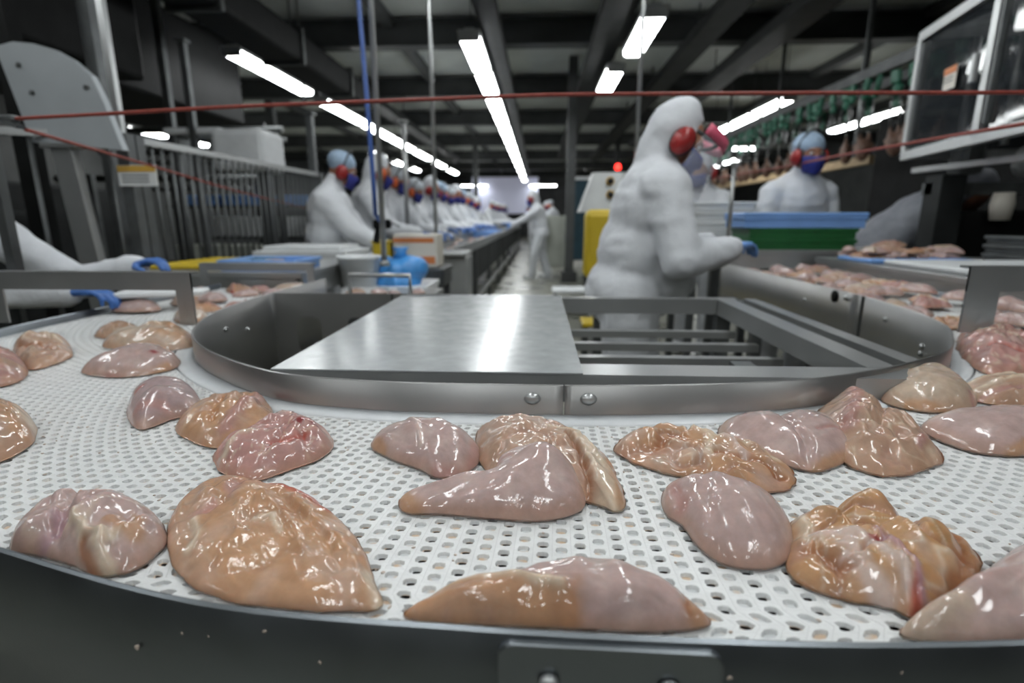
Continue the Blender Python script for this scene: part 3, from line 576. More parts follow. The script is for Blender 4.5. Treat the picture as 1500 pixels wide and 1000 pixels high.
 {'key': 'I', 'label': 'smooth pale pink breast tapering upward left, below the torn orange piece', 'out': [(0.1355, 0.5328), (0.1502, 0.5592), (0.1849, 0.5675), (0.2258, 0.5432), (0.2511, 0.5163), (0.2499, 0.4768), (0.228, 0.4331), (0.1985, 0.4157), (0.1666, 0.4213), (0.1513, 0.4431), (0.1445, 0.4808), (0.1341, 0.5)], 'h': 0.042, 'col': 'pink', 'col2': 'pink', 'strokes': [([(0.1466, 0.5347), (0.1472, 0.4924)], 0.006, -0.004, 'rose'), ([(0.1831, 0.5485), (0.1609, 0.447)], 0.006, -0.003, None)], 'bumps': [((0.2124, 0.4687), 0.035, 0.035, 0.004)], 'prof': (2.1, 0.6), 'raw': 0.6, 'seed': 14, 'zb': 0.0},
 {'key': 'J', 'label': 'crumpled amber chicken piece with white sinew and blood spots, front right', 'out': [(0.2359, 0.458), (0.2566, 0.4937), (0.2921, 0.4998), (0.3306, 0.5268), (0.3578, 0.5293), (0.3633, 0.5012), (0.3626, 0.4825), (0.3906, 0.4742), (0.3996, 0.451), (0.3878, 0.4258), (0.3414, 0.3902), (0.2917, 0.3629), (0.2774, 0.3725), (0.241, 0.3825), (0.2171, 0.4074)], 'h': 0.036, 'col': 'amber', 'col2': 'orange', 'strokes': [([(0.2539, 0.4438), (0.2834, 0.437), (0.2941, 0.4145), (0.2905, 0.3742)], 0.006, 0.004, 'pale'), ([(0.2731, 0.4285), (0.2618, 0.3969), (0.2746, 0.3734)], 0.008, 0.002, 'pale'), ([(0.2442, 0.4232), (0.2487, 0.4087), (0.2558, 0.4009)], 0.008, -0.012, 'brown'), ([(0.2442, 0.4703), (0.2726, 0.4765), (0.2816, 0.4627)], 0.01, 0.008, 'amber'), ([(0.3004, 0.4931), (0.2927, 0.4543)], 0.006, -0.008, None), ([(0.3612, 0.491), (0.3406, 0.4481)], 0.006, -0.008, None), ([(0.291, 0.4294), (0.3014, 0.4223)], 0.0025, 0.001, 'blood'), ([(0.3012, 0.3825), (0.2908, 0.363)], 0.004, 0.002, 'red'), ([(0.3017, 0.4379), (0.3068, 0.3991), (0.3012, 0.3747)], 0.004, 0.004, 'purple'), ([(0.3808, 0.4587), (0.3697, 0.4183), (0.3398, 0.3924)], 0.008, -0.007, 'brown'), ([(0.2552, 0.4806), (0.2446, 0.4433)], 0.006, 0.004, 'fat')], 'bumps': [((0.3278, 0.4893), 0.024, 0.02, 0.012), ((0.3714, 0.4539), 0.025, 0.025, 0.006)], 'prof': (1.9, 0.62), 'raw': 1.8, 'seed': 15, 'zb': 0.0},
 {'key': 'K', 'label': 'large pale pink chicken breast cut off by the lower right corner', 'out': [(0.267, 0.3459), (0.2948, 0.3637), (0.3312, 0.3831), (0.3781, 0.4134), (0.4392, 0.4518), (0.4962, 0.463), (0.5098, 0.4284), (0.4371, 0.349), (0.3465, 0.3365), (0.2916, 0.3381)], 'h': 0.042, 'col': 'pink', 'col2': 'pink', 'strokes': [([(0.269, 0.3415), (0.3122, 0.3552)], 0.01, 0, 'beige')], 'bumps': [], 'prof': (2.1, 0.6), 'raw': 0.6, 'seed': 16, 'zb': 0.0},
 {'key': 'S', 'label': 'rosy chicken piece with blood specks, in front of the beige folded one, left of centre', 'out': [(-0.4088, 0.6013), (-0.4204, 0.6393), (-0.4005, 0.6679), (-0.3922, 0.709), (-0.3803, 0.7606), (-0.3351, 0.7296), (-0.2761, 0.6628), (-0.2739, 0.6144), (-0.2978, 0.5792), (-0.3256, 0.5513), (-0.3679, 0.5639)], 'h': 0.036, 'col': 'rose', 'col2': 'rose', 'strokes': [([(-0.3826, 0.587), (-0.3896, 0.6225), (-0.3717, 0.6315)], 0.006, 0.005, 'fat'), ([(-0.3333, 0.609), (-0.3111, 0.6185), (-0.3002, 0.635)], 0.006, -0.006, 'red'), ([(-0.3255, 0.6507), (-0.3155, 0.6601)], 0.004, 0.001, 'blood'), ([(-0.31, 0.6695), (-0.2935, 0.6523)], 0.003, 0.001, 'blood'), ([(-0.3848, 0.6752), (-0.3513, 0.6866)], 0.006, 0.004, 'rose'), ([(-0.3895, 0.6306), (-0.3529, 0.6494), (-0.313, 0.6885)], 0.006, -0.005, None)], 'bumps': [((-0.3635, 0.6159), 0.03, 0.03, 0.004)], 'prof': (2.1, 0.6), 'raw': 1.6, 'seed': 17, 'zb': 0.0},
 {'key': 'R', 'label': 'beige folded chicken piece behind the blood specked one, left of centre', 'out': [(-0.5229, 0.6976), (-0.5492, 0.7769), (-0.5243, 0.8202), (-0.4835, 0.8422), (-0.4353, 0.7979), (-0.396, 0.74), (-0.3734, 0.6891), (-0.383, 0.6544), (-0.4088, 0.638), (-0.4565, 0.647)], 'h': 0.036, 'col': 'orange', 'col2': 'tan', 'strokes': [([(-0.4562, 0.8241), (-0.4278, 0.7466), (-0.4248, 0.6585)], 0.01, 0.008, 'rose'), ([(-0.4872, 0.7663), (-0.4578, 0.6809)], 0.007, -0.007, 'orange2'), ([(-0.468, 0.7917), (-0.4421, 0.7147)], 0.005, -0.006, None), ([(-0.467, 0.8291), (-0.4391, 0.806)], 0.006, 0.003, 'red')], 'bumps': [], 'prof': (2.1, 0.6), 'raw': 1.3, 'seed': 18, 'zb': 0.0},
 {'key': 'Q', 'label': 'small round mauve chicken piece on the left of the belt behind the beige one', 'out': [(-0.6332, 0.7459), (-0.6814, 0.8207), (-0.6787, 0.8741), (-0.6273, 0.8795), (-0.5611, 0.8169), (-0.5326, 0.7636), (-0.5541, 0.7333), (-0.5719, 0.6934)], 'h': 0.046, 'col': 'mauve', 'col2': 'mauve', 'strokes': [([(-0.5971, 0.7203), (-0.5662, 0.7362)], 0.008, 0, 'rose'), ([(-0.6391, 0.7768), (-0.6356, 0.7876)], 0.004, 0.001, 'red')], 'bumps': [], 'prof': (2.1, 0.6), 'raw': 0.6, 'seed': 19, 'zb': 0.0},
 {'key': 'T', 'label': 'pink chicken breast with a red blood spot, far left of the belt', 'out': [(-0.9062, 0.9732), (-0.9067, 1.0264), (-0.9002, 1.1107), (-0.8455, 1.1295), (-0.7697, 1.0719), (-0.737, 1.0046), (-0.7694, 0.9532), (-0.8298, 0.9429)], 'h': 0.046, 'col': 'pink', 'col2': 'pink', 'strokes': [([(-0.7831, 1.0139), (-0.777, 1.0112)], 0.006, 0.0, 'blood'), ([(-0.7509, 0.9486), (-0.7448, 0.9978)], 0.006, -0.004, 'orange'), ([(-0.8493, 0.9436), (-0.7604, 0.9342)], 0.005, -0.002, 'rose')], 'bumps': [], 'prof': (2.1, 0.6), 'raw': 0.7, 'seed': 20, 'zb': 0.0},
 {'key': 'T2', 'label': 'beige chicken piece lying behind the breast with the blood spot', 'out': [(-1.0259, 1.1758), (-1.0661, 1.2553), (-0.9715, 1.2469), (-0.9647, 1.3012), (-0.9333, 1.3314), (-0.8529, 1.2528), (-0.8221, 1.1773), (-0.891, 1.1461)], 'h': 0.05, 'col': 'beige', 'col2': 'orange', 'strokes': [([(-0.9383, 1.277), (-0.8462, 1.2024)], 0.015, 0.004, 'orange')], 'bumps': [], 'prof': (2.1, 0.6), 'raw': 1.2, 'seed': 21, 'zb': 0.0},
 {'key': 'U', 'label': 'tan chicken piece with yellow fat, cut off by the left edge of the frame', 'out': [(-0.8869, 0.7232), (-0.8665, 0.7673), (-0.8101, 0.7503), (-0.7358, 0.6985), (-0.6869, 0.6443), (-0.6698, 0.5915), (-0.6959, 0.5569)], 'h': 0.048, 'col': 'tan', 'col2': 'tan', 'strokes': [([(-0.7666, 0.7097), (-0.7089, 0.6642)], 0.01, 0.002, 'fat'), ([(-0.7664, 0.6797), (-0.6899, 0.6317)], 0.008, 0.003, 'orange')], 'bumps': [], 'prof': (2.1, 0.6), 'raw': 1.2, 'seed': 22, 'zb': 0.0},
 {'key': 'V', 'label': 'dark pink chicken piece at the left edge behind the tan one', 'out': [(-1.2021, 1.0283), (-1.1804, 1.0818), (-1.1009, 1.045), (-0.9998, 0.9576), (-0.9675, 0.885), (-1.0195, 0.8576)], 'h': 0.05, 'col': 'rose', 'col2': 'tan', 'strokes': [], 'bumps': [], 'prof': (2.1, 0.6), 'raw': 1.2, 'seed': 23, 'zb': 0.0},
 {'key': 'V2', 'label': 'wrinkled brownish chicken piece beside the dark pink one at far left', 'out': [(-1.2039, 1.1249), (-1.2415, 1.2255), (-1.153, 1.2089), (-1.0369, 1.1027), (-1.0108, 1.0312), (-1.0344, 0.9901)], 'h': 0.045, 'col': 'tan', 'col2': 'orange', 'strokes': [([(-1.1751, 1.1383), (-1.0785, 1.1218)], 0.006, 0.005, 'fat'), ([(-1.135, 1.0794), (-1.0445, 1.0655)], 0.006, -0.006, 'brown')], 'bumps': [], 'prof': (2.1, 0.6), 'raw': 1.8, 'seed': 24, 'zb': 0.0},
 {'key': 'X', 'label': 'small brown chicken trimming under the gloved fingers at far left', 'out': [(-1.1389, 1.2853), (-1.1927, 1.3751), (-1.1599, 1.4085), (-1.0682, 1.3504), (-1.0257, 1.2682)], 'h': 0.035, 'col': 'tan', 'col2': 'orange', 'strokes': [], 'bumps': [], 'prof': (2.1, 0.6), 'raw': 1.5, 'seed': 25, 'zb': 0.0},
]

def seg_dist(P, pts):
    d = np.full(len(P), 1e9)
    for a, b in zip(pts[:-1], pts[1:]):
        a = np.array(a); b = np.array(b); ab = b-a; t = np.clip(((P-a)@ab)/max(1e-12, ab@ab), 0, 1)
        d = np.minimum(d, np.linalg.norm(P-(a+t[:, None]*ab), axis=1))
    return d
def meat_mesh(d, nr=34, nth=132):
    O = catmull(d['out'], 14, True); O = resample(np.vstack([O, O[:1]]), nth+1)[:-1]
    c = O.mean(0); h = d['h']; sd = d['seed']*7.31
    # wobbly edge
    wob = vnoise(np.c_[O*45+sd, np.full(nth, sd)]); wob2 = vnoise(np.c_[O*140+sd, np.full(nth, sd+4)])
    O = c+(O-c)*(1+.020*d['raw']*wob+.008*d['raw']*wob2)[:, None]
    rho = np.sin(np.linspace(0, 1, nr)*PI/2)**.92; rho[0] = .012
    XY = c+(O-c)[None]*rho[:, None, None]; R = np.broadcast_to(rho[:, None], (nr, nth))
    XY = XY.reshape(-1, 2); R = R.ravel()
    pa, pb = d.get('prof', (2.1, .60))
    prof = (1-R**pa)**pb
    z = h*.98*prof
    ev = np.linalg.eigh(np.cov((O-c).T))[1][:, ::-1]; UV = (XY-c)@ev
    big = vnoise(np.c_[XY*24+sd, np.full(len(R), sd+1)]); med = vnoise(np.c_[XY*60+sd, np.full(len(R), sd+2)])
    fib = 1-2*np.abs(vnoise(np.c_[UV[:, :1]*28+sd, UV[:, 1:]*150+8*med[:, None]*.1, np.full(len(R), sd+3)]))
    env = np.minimum(1, prof*1.3)
    wx = np.c_[XY*26+sd, np.full(len(R), sd+11)]+.35*np.c_[big, med, big]
    cr = vnoise(wx); crease = np.exp(-(cr/.10)**2); vein = np.exp(-(vnoise(wx*1.3+5.7)/.055)**2)
    rw = max(0., d['raw']-.75)
    z = z-env*.0065*rw*crease+env*.0012*rw*vein
    z = z*(1+.17*d['raw']*big)+env*d['raw']*(.0028*med+.0006*fib)
    for (p, rx, ry, am) in d['bumps']:
        q = (XY-np.array(p))/np.array((rx, ry)); z += env*am*np.exp(-(q**2).sum(1))
    a, b = np.array(COL[d['col']]), np.array(COL[d['col2']])
    t = np.clip(.5+.9*vnoise(np.c_[XY*30+sd, np.full(len(R), sd+6)])+.5*med-(.35 if d['col'] != d['col2'] else 0), 0, 1)[:, None]
    col = a*(1-t)+b*t; col = col*(1+.07*fib[:, None])
    vc = np.clip(vein*rw*.75, 0, .75)[:, None]; col = col*(1-vc)+np.array(COL['fat'])*vc
    cc = np.clip(crease*rw*.45, 0, .5)[:, None]; col = col*(1-cc)+np.array(COL['rose'])*.8*cc
    # pale film in soft patches, warmer thin edge
    f = np.clip(vnoise(np.c_[XY*42+sd*2, np.full(len(R), sd+8)])*1.5-.2, 0, 1)[:, None]*.4
    col = col*(1-f)+np.array(COL['pale'])*f
    e = np.clip((R-.84)/.16, 0, 1)[:, None]*.5; col = col*(1-e)+(np.array(COL['orange'])*.8+np.array(COL['rose'])*.2)*e
    for pts, wd, dz, ck in d['strokes']:
        Q = XY+np.c_[vnoise(np.c_[XY*120, np.full(len(R), sd)]), vnoise(np.c_[XY*120+50, np.full(len(R), sd)])]*wd*.45*min(1.4, d['raw'])
        g = np.exp(-(seg_dist(Q, pts)/wd)**2); z += env*dz*g
        if ck:
            g2 = np.clip(np.exp(-(seg_dist(Q, pts)/(wd*.95))**2)*1.25, 0, 1)[:, None]*(.9 if ck in ('blood', 'red') else .8); col = col*(1-g2)+np.array(COL[ck])*g2
    z = np.maximum(z, .0015)
    last = R > .999; z[last] = .004
    # the edge rolls under to the belt
    zb = d['zb']
    V = np.c_[XY, z+zb]
    b1 = c+(O-c)*.965; b2 = c+(O-c)*.80
    V = np.vstack([V, np.c_[b1, np.full(nth, .0008+zb*.6)], np.c_[b2, np.full(nth, .0004+zb*.4)]])
    col = np.vstack([col, col[-nth:]*.9, col[-nth:]*.9])
    fs = [(i*nth+k, (i+1)*nth+k, (i+1)*nth+(k+1) % nth, i*nth+(k+1) % nth) for i in range(nr+1) for k in range(nth)]
    fs += [tuple(range(nth))[::-1], tuple(range((nr+1)*nth, (nr+2)*nth))]
    G = np.vstack([np.c_[UV[:, 0]*.22, UV[:, 1], z*.6], np.c_[(b1-c)@ev, np.zeros(nth)], np.c_[(b2-c)@ev, np.zeros(nth)]])
    V[:, :2] -= c
    # faces were wound outward-down: flip for upward normals
    fs = [tuple(reversed(f)) for f in fs]
    fs[-2] = tuple(range(nth)); fs[-1] = tuple(range((nr+1)*nth, (nr+2)*nth))[::-1]
    me = bpy.data.meshes.new('chicken_piece'); me.from_pydata(V.tolist(), [], fs)
    me.polygons.foreach_set('use_smooth', [True]*len(fs))
    ca = me.color_attributes.new('tint', 'FLOAT_COLOR', 'POINT')
    ca.data.foreach_set('color', np.c_[np.clip(col, 0, 1), np.ones(len(col))].ravel())
    ga = me.attributes.new('grain', 'FLOAT_VECTOR', 'POINT'); ga.data.foreach_set('vector', G.ravel())
    me.update(); bm = bmesh.new(); bm.from_mesh(me); bmesh.ops.recalc_face_normals(bm, faces=bm.faces); bm.to_mesh(me); bm.free()
    me.materials.append(meat_mat)
    return me, c
PIECES = []
for d in MEAT:
    bigp = d['key'] in 'ABCDFGHIJKLEMN'
    me, c = meat_mesh(d, *((50, 200) if bigp else (34, 132)))
    o = link('chicken_piece', me, None, None, (c[0], c[1], ZB+.0006))
    tag(o, d['label'], 'chicken'); PIECES.append((d['key'], me))
MESH = dict(PIECES)
# further pieces along both legs of the belt: copies, each turned its own way
def rest(key, x, Y, z, rz, sc, label, group, tilt=0.):
    o = link('chicken_piece', MESH[key], None, None, (x, Y, z)); o.rotation_euler = (tilt, 0, rz); o.scale = (sc, sc, sc*1.05)
    return tag(o, label, 'chicken', group)
keys = ['G', 'I', 'L', 'H', 'E', 'D', 'M', 'S', 'R', 'T']
k = 0
for ri, Y in enumerate(np.arange(1.56, 3.16, .135)):
    for ci, x in enumerate((1.18, 1.335, 1.475)):
        xx = x+rng.uniform(-.025, .025)-(.01 if Y > 2.6 else 0)
        rest(keys[k % 10], xx, Y+rng.uniform(-.04, .04), ZB+.001+rng.uniform(0, .004)+.010*(k % 3), rng.uniform(0, 6.28), rng.uniform(.66, .84),
             'chicken piece %s, %s row back on the right belt leg' % (('beside the inner guard', 'in mid belt', 'beside the outer guard')[ci], ORD[ri]), 'chicken pieces on the right leg of the belt'); k += 1
for ri, Y in enumerate(np.arange(1.55, 2.2, .15)):
    for ci, x in enumerate((-1.01, -1.15, -1.29)):
        if Y < 1.6 and x < -1.1: continue
        rest(keys[k % 10], x+rng.uniform(-.04, .04), Y+rng.uniform(-.05, .05), ZB+.001+.006*(k % 2), rng.uniform(0, 6.28), rng.uniform(.55, .78),
             'chicken piece %s, %s row back on the left belt leg' % (('by the guard', 'in mid belt', 'by the rim')[ci], ORD[ri]), 'chicken pieces on the left leg of the belt'); k += 1
# scraps and flecks too small to count
sc_ = MB(); rg = random.Random(5)
for i in range(320):
    a = rg.uniform(-1.0, 1.0); j = near_i(IN, (a*.8+.05, .95-abs(a)*.1)); r = rg.uniform(.05, .95)
    p = IN[j]*(1-r)+OUT[j]*r
    sc_.ell((p[0], p[1], ZB+.0004), (rg.uniform(.0008, .0026), rg.uniform(.0008, .002), .0008), Euler((0, 0, rg.uniform(0, 3))).to_matrix(), 6, 4)
for x, z, q in ((-.198, .905, 1), (-.157, .883, .8), (.208, .884, 1.3), (.134, .892, 1), (-.315, .868, 1.6), (-.268, .892, .6), (.25, .899, .6), (-.245, .894, .5), (-.004, .906, .7), (.172, .88, .6)):
    for k in range(3): sc_.ell((x+rg.uniform(-.001, .001)*q, yrim(x)-.0054, z+rg.uniform(-.0012, .0012)*q), (.0011*q, .0005, rg.uniform(.0008, .0016)*q), Euler((0, rg.uniform(-1, 1), 0)).to_matrix(), 7, 5)
sc_.build('meat_scraps', mat('scrap', (.50, .42, .36), .4, 0, .2, 60))
tag(bpy.data.objects['meat_scraps'], 'tiny pale meat scraps scattered over belt and rim', 'scraps', kind='stuff')

# ================================================================ PEOPLE
def V3(*a): return Vector(a)
def make_hand(side, curl):
    """hand in local axes: wrist at origin, fingers along +y, palm facing -z, thumb on side*x"""
    b = MB()
    b.cap((0, -.055, 0), (0, .0, 0), .036, .034)                       # glove cuff
    for x in (-.026, -.009, .009, .026): b.cap((x*.8, .005, 0), (x, .078, .002), .017, .0135, 8)
    L = {-.027: (.026, .019, .017), -.009: (.040, .026, .019), .009: (.043, .028, .020), .027: (.038, .025, .019)}
    xs = [-.027*side, -.009*side, .009*side, .027*side]
    lens = [L[-.027], L[-.009], L[.009], L[.027]]                      # little, ring, middle, index: the thumb side is +side
    for i, (x, ln) in enumerate(zip(xs, lens)):
        p = V3(x, .082, .002); ang = -.15; rr = .0108 if i else .0095
        for j, l in enumerate(ln):
            ang -= curl*(.55+.25*j)*(1+.1*(1.5-i)); d = V3(x*.9*(1 if j == 0 else .3), math.cos(ang), math.sin(ang)); d.normalize()
            q = p+d*l; b.cap(p, q, rr, rr*.93, 8); rr *= .93; p = q
    p = V3(side*.028, .018, -.004)
    for d, l, r_ in ((V3(side*.75, .62, -.25), .045, .0155), (V3(side*.35, .85, -.40), .033, .0125), (V3(side*.1, .85, -.5), .026, .0108)):
        d.normalize(); q = p+d*l; b.cap(p, q, r_, r_*.88, 8); p = q
    return remesh(b, .0042, 2, 0, name='glove')
HANDS = {(s, c): make_hand(s, c) for s in (-1, 1) for c in (.55, .95)}
def frame_to(p, y, up):
    y = Vector(y).normalized(); z = (Vector(up)-y*Vector(up).dot(y)).normalized(); x = y.cross(z)
    return Matrix((x, y, z)).transposed().to_4x4(), p
def ik(s, h, l1, l2, pole):
    d = h-s; L = min(d.length, (l1+l2)*.995); u = d.normalized(); a = (l1*l1-l2*l2+L*L)/(2*L); r = math.sqrt(max(0, l1*l1-a*a))
    pv = (pole-u*pole.dot(u)).normalized(); return s+u*a+pv*r, s+u*L
PCACHE = {}
def person(label, loc, rz=0., lean=.2, pitch=.25, yaw=0., hands=((-.16,.45,1.08),(.16,.45,1.08)), hood=True, net=None, muffs=None, mask=True,
           visor=False, gloves='blue', cloth=None, scale=1., fine=False, key=None, group=None, cap_=None, stance=(.12, .0), curl=.55, bulk=1., wr=.010, arm=(.30, .27), shw=.175, tuck=0., belly=0.):
    root = thing('person', label, 'person', loc, rz, group); root.scale = (scale,)*3
    if key and key in PCACHE:
        for o in PCACHE[key].children: copy_tree(o, root)
        return root
    cloth = cloth or suit; B = bulk
    P = V3(0, -.02, .95); sp = V3(0, math.sin(lean), math.cos(lean)); fw = V3(0, math.cos(lean), -math.sin(lean))
    ch = P+sp*.40; sh_c = P+sp*.485; nk = P+sp*(.54-tuck*.5)+fw*(.02-tuck)
    hp = lean*.55+pitch; hu = V3(0, math.sin(hp), math.cos(hp)); hf = V3(math.sin(yaw)*math.cos(hp), math.cos(yaw)*math.cos(hp), -math.sin(hp)).normalized()
    hd = nk+hu*.125+hf*.02
    Rt = Matrix((V3(1, 0, 0), fw, sp)).transposed()
    hx = hf.cross(hu).normalized(); hu2 = hx.cross(hf); Rh = Matrix((hx, hf, hu2)).transposed()
    # coverall: trunk, sleeves, legs, hood, as one skin
    b = MB(); k = MB()
    for m, g in ((b, 1.), (k, .80)):
        g *= B if m is b else 1
        m.ell(P+V3(0, 0, -.02), (.205*g, .165*g, .17), None); m.ell(P+sp*.16, (.19*g, .155*g, .2), Rt); m.ell(ch-sp*.06, (.205*g, .148*g, .22), Rt)
        m.ell(sh_c-sp*.05, (.18*g, .115*g, .10), Rt); m.cap(sh_c, nk+hu*.04, .085*g, .068*g)
        for s in (-1, 1): m.cap(sh_c-sp*.05+V3(s*.15, 0, 0), nk+hu*.01, .07*g, .055*g)
        if belly: m.ell(P+sp*.10+fw*.06, (.17*g, .15*g+belly, .22), Rt)
        for s in (-1, 1):
            hip = P+V3(s*.10, 0, -.04); kn = V3(s*stance[0], .035-s*stance[1]*.5, .50); an = V3(s*stance[0], -s*stance[1], .10)
            m.cap(hip, kn, .118*g, .088*g); m.cap(kn, an, .090*g, .074*g)
    W = []
    for s, h in zip((-1, 1), hands):
        sh = sh_c-sp*.065+V3(s*shw, 0, 0)+fw*(.05 if arm[0] > .3 else 0); el, wr_ = ik(sh, Vector(h), *arm, V3(s*.55, -.25, -.85))
        b.cap(sh, el, .086*B, .066*B); b.cap(el, wr_, .068*B, .052); b.ell(sh, (.09*B, .09*B, .08*B), Rt)
        k.cap(sh, el, .055, .042); k.cap(el, wr_+(wr_-el).normalized()*.01, .042, .028); W.append((el, wr_))
    if hood:
        b.ell(hd-hf*.046+hu2*.022, (.104, .106, .146), Rh); b.cap(nk-hf*.02, hd-hf*.052-hu2*.06, .074, .084)
    else:
        b.cap(nk-hu*.02, nk+hu*.03, .085, .072)
    k.ell(hd, (.076, .096, .118), Rh); k.ell(hd+hf*.035-hu2*.06, (.055, .058, .055), Rh); k.cap(nk, hd-hf*.01, .058, .06)
    k.cap(hd+hf*.090+hu2*.012, hd+hf*.112-hu2*.022, .010, .016); k.ell(hd+hf*.075+hu2*.034, (.055, .024, .012), Rh)
    for s in (-1, 1): k.ell(hd+hx*(s*.078)-hf*.008, (.012, .026, .032), Rh)
    vx = .014 if fine else .024
    link('body', remesh(k, .012 if fine else .022, 1, name='body'), skin, root)
    sd = rng.uniform(0, 50)
    link('coverall', remesh(b, vx, 4 if fine else 3, wr*.62, 17, sd, 'coverall'), cloth, root)
    gm = {'blue': glove_mat, 'pale': glove_pale, 'white': suit}[gloves]
    for s, (el, w_) in zip((-1, 1), W):
        d = (w_-el).normalized(); o = bpy.data.objects.new('glove', HANDS[(-s, curl)]); C.objects.link(o); o.parent = root
        M, p = frame_to(w_, d, V3(0, 0, 1) if abs(d.z) < .8 else V3(0, 1, 0)); M.translation = p+d*.012; o.matrix_local = M
        if not o.data.materials: o.data.materials.append(None)
        o.material_slots[0].link = 'OBJECT'; o.material_slots[0].material = gm
    for s in (-1, 1):
        a = V3(s*stance[0], -s*stance[1], 0)
        m = MB(); m.cap(a+V3(0, -.03, .17), a+V3(0, -.03, .07), .066, .062, 10); m.ell(a+V3(0, .055, .05), (.052, .125, .05)); m.box(a+V3(0, .035, .012), (.10, .27, .024), bev=.01)
        m.build('boot', boot_mat, root)
    if net is not None:
        m = MB(); m.ell(hd+hu2*.060-hf*.024, (.098, .108, .088), Rh, 18, 12); me = remesh(m, .012, 1, .004, 40, sd, 'hairnet'); link('hairnet', me, net, root)
    if cap_ is not None:
        m = MB(); m.ell(hd+hu2*.052-hf*.006, (.118, .122, .085), Rh); me = remesh(m, .014, 1, .004, 30, sd, 'cap'); link('cap', me, cap_, root)
    if mask:
        m = MB(); nu, nv = 12, 8; vs = []
        for i in range(nv+1):
            for j in range(nu+1):
                u = -1+2*j/nu; v = -1+2*i/nv; bow = (1-abs(u)**1.8)*.050+.014*(1-v*v)
                wdt = .074*(1-.22*max(0, -v)**2)
                vs.append(hd+hx*(u*wdt)+hf*(.058+bow+.014*(v > .2)*(1-abs(u)*2 if abs(u) < .5 else 0))+hu2*(-.050+v*.050-.012*(v < -.5)*(1-abs(u))))
        m.add(vs, [(i*(nu+1)+j, i*(nu+1)+j+1, (i+1)*(nu+1)+j+1, (i+1)*(nu+1)+j) for i in range(nv) for j in range(nu)], True)
        mo = m.build('mask', mask_mat, root); sol = mo.modifiers.new('thick', 'SOLIDIFY'); sol.thickness = .004
    if muffs is not None:
        off = .120 if hood else .095
        for s in (-1, 1):
            m = MB(); c = hd+hx*(s*(off-.004))+hf*.018-hu2*.012; m.ell(c, (.026, .044, .056), Rh); m.ell(c+hx*(s*.016), (.020, .033, .043), Rh); em = m.build('earmuff', muffs, root)
            m = MB(); m.ell(c-hx*(s*.016), (.014, .049, .061), Rh); m.build('ear_cushion', black, em)
        m = MB(); pts = [hd+hx*(math.sin(a)*off)+hu2*(math.cos(a)*.168*1.0-.0)+hf*.018 for a in np.linspace(-1.35, 1.35, 15)]
        m.tube([p-hu2*.004 for p in pts], .007, 8)
        if not hood: m.build('headband', black, root)
    if fine:
        for s in (-1, 1):
            m = MB(); m.ell(hd+hx*(s*.032)+hf*.083+hu2*.018, (.013, .010, .009), Rh, 10, 8); ey = m.build('eye', white_plastic, root)
            m = MB(); m.ell(hd+hx*(s*.032)+hf*.0905+hu2*.017, (.0055, .0042, .0055), Rh, 8, 6); m.build('iris', iron, ey)
            m = MB(); m.cap(hd+hx*(s*.018)+hf*.092+hu2*.036, hd+hx*(s*.05)+hf*.080+hu2*.036, .0045, .003, 8); m.build('eyebrow', iron, root)
    if visor:
        vs = []; nu, nv = 16, 6
        def vp(u, z, o=0): a = u*1.42; return hd+hx*(math.sin(a)*(.126+o))+hf*(.050+math.cos(a)*(.125+o)+.035*(.07-z)/.2*math.cos(a))+hu2*z
        for i in range(nv+1):
            for j in range(nu+1): vs.append(vp(-1+2*j/nu, .085-.235*i/nv))
        m = MB(); m.add(vs, [(i*(nu+1)+j, i*(nu+1)+j+1, (i+1)*(nu+1)+j+1, (i+1)*(nu+1)+j) for i in range(nv) for j in range(nu)], True)
        vo = m.build('visor', visor_mat, root); sol = vo.modifiers.new('thick', 'SOLIDIFY'); sol.thickness = .0012
        m = MB(); vs = []
        for z in (.095, .052):
            for j in range(nu+1): vs.append(vp(-1+2*j/nu, z, .003))
        m.add(vs, [(j, j+1, nu+2+j, nu+1+j) for j in range(nu)], True)
        vo = m.build('visor_band', pink_band, vo); sol = vo.modifiers.new('thick', 'SOLIDIFY'); sol.thickness = .004
        m = MB(); m.tube([hd+hx*(math.sin(a)*.118)+hf*(.045+math.cos(a)*.095)+hu2*(.095-.05*abs(math.sin(a))) for a in np.linspace(-1.6, 1.6, 21)], .009, 8); m.build('visor_strap', black, root)
    if fine:
        m = MB(); m.tube([hd+hf*(.075*math.cos(a)-.005)+hx*(.108*math.sin(a))*1.0+hu2*(.125*math.cos(a*.999)-.02) for a in np.linspace(-1.9, 1.9, 15)], .006, 6)
        if hood and not visor: m.build('hood_hem', cloth, root)
    if key: PCACHE[key] = root
    return root
FX, FL, FC = -PI/2, PI/2, PI                        # facing +x, -x, and the camera
person('worker in white hooded coverall with visor, red earmuffs and blue mask, leaning over the belt', (.395, 2.28, 0), FX, .24, .46, .22,
       ((-.13, .35, 1.13), (.14, .36, 1.125)), True, None, muff_mat, True, True, 'pale', suit, .965, True, bulk=1.12, wr=.012, tuck=.05, belly=.05, stance=(.12, .10), cap_=None)
person('worker facing the camera in blue hairnet, blue mask and red earmuffs behind the crates', (1.78, 3.90, 0), FC+.1, .06, .12, 0,
       ((-.17, .20, .90), (.17, .20, .90)), False, net_mat, muff_mat, True, False, 'blue', suit, 1.0, True, bulk=1.05)
person('stooping worker in a grey gown behind the meat pile, head hidden by the machine post', (2.38, 4.0, 0), FX-.3, .85, .6, 0,
       ((-.2, .55, .85), (.2, .55, .85)), True, None, None, False, False, 'blue', suit_grey, 1.02, False, bulk=1.12)
person('worker in white mostly hidden behind the visored worker', (1.42, 4.90, 0), FC-.5, .22, .2, 0, hood=True, muffs=muff_mat, scale=1.0, gloves='blue')
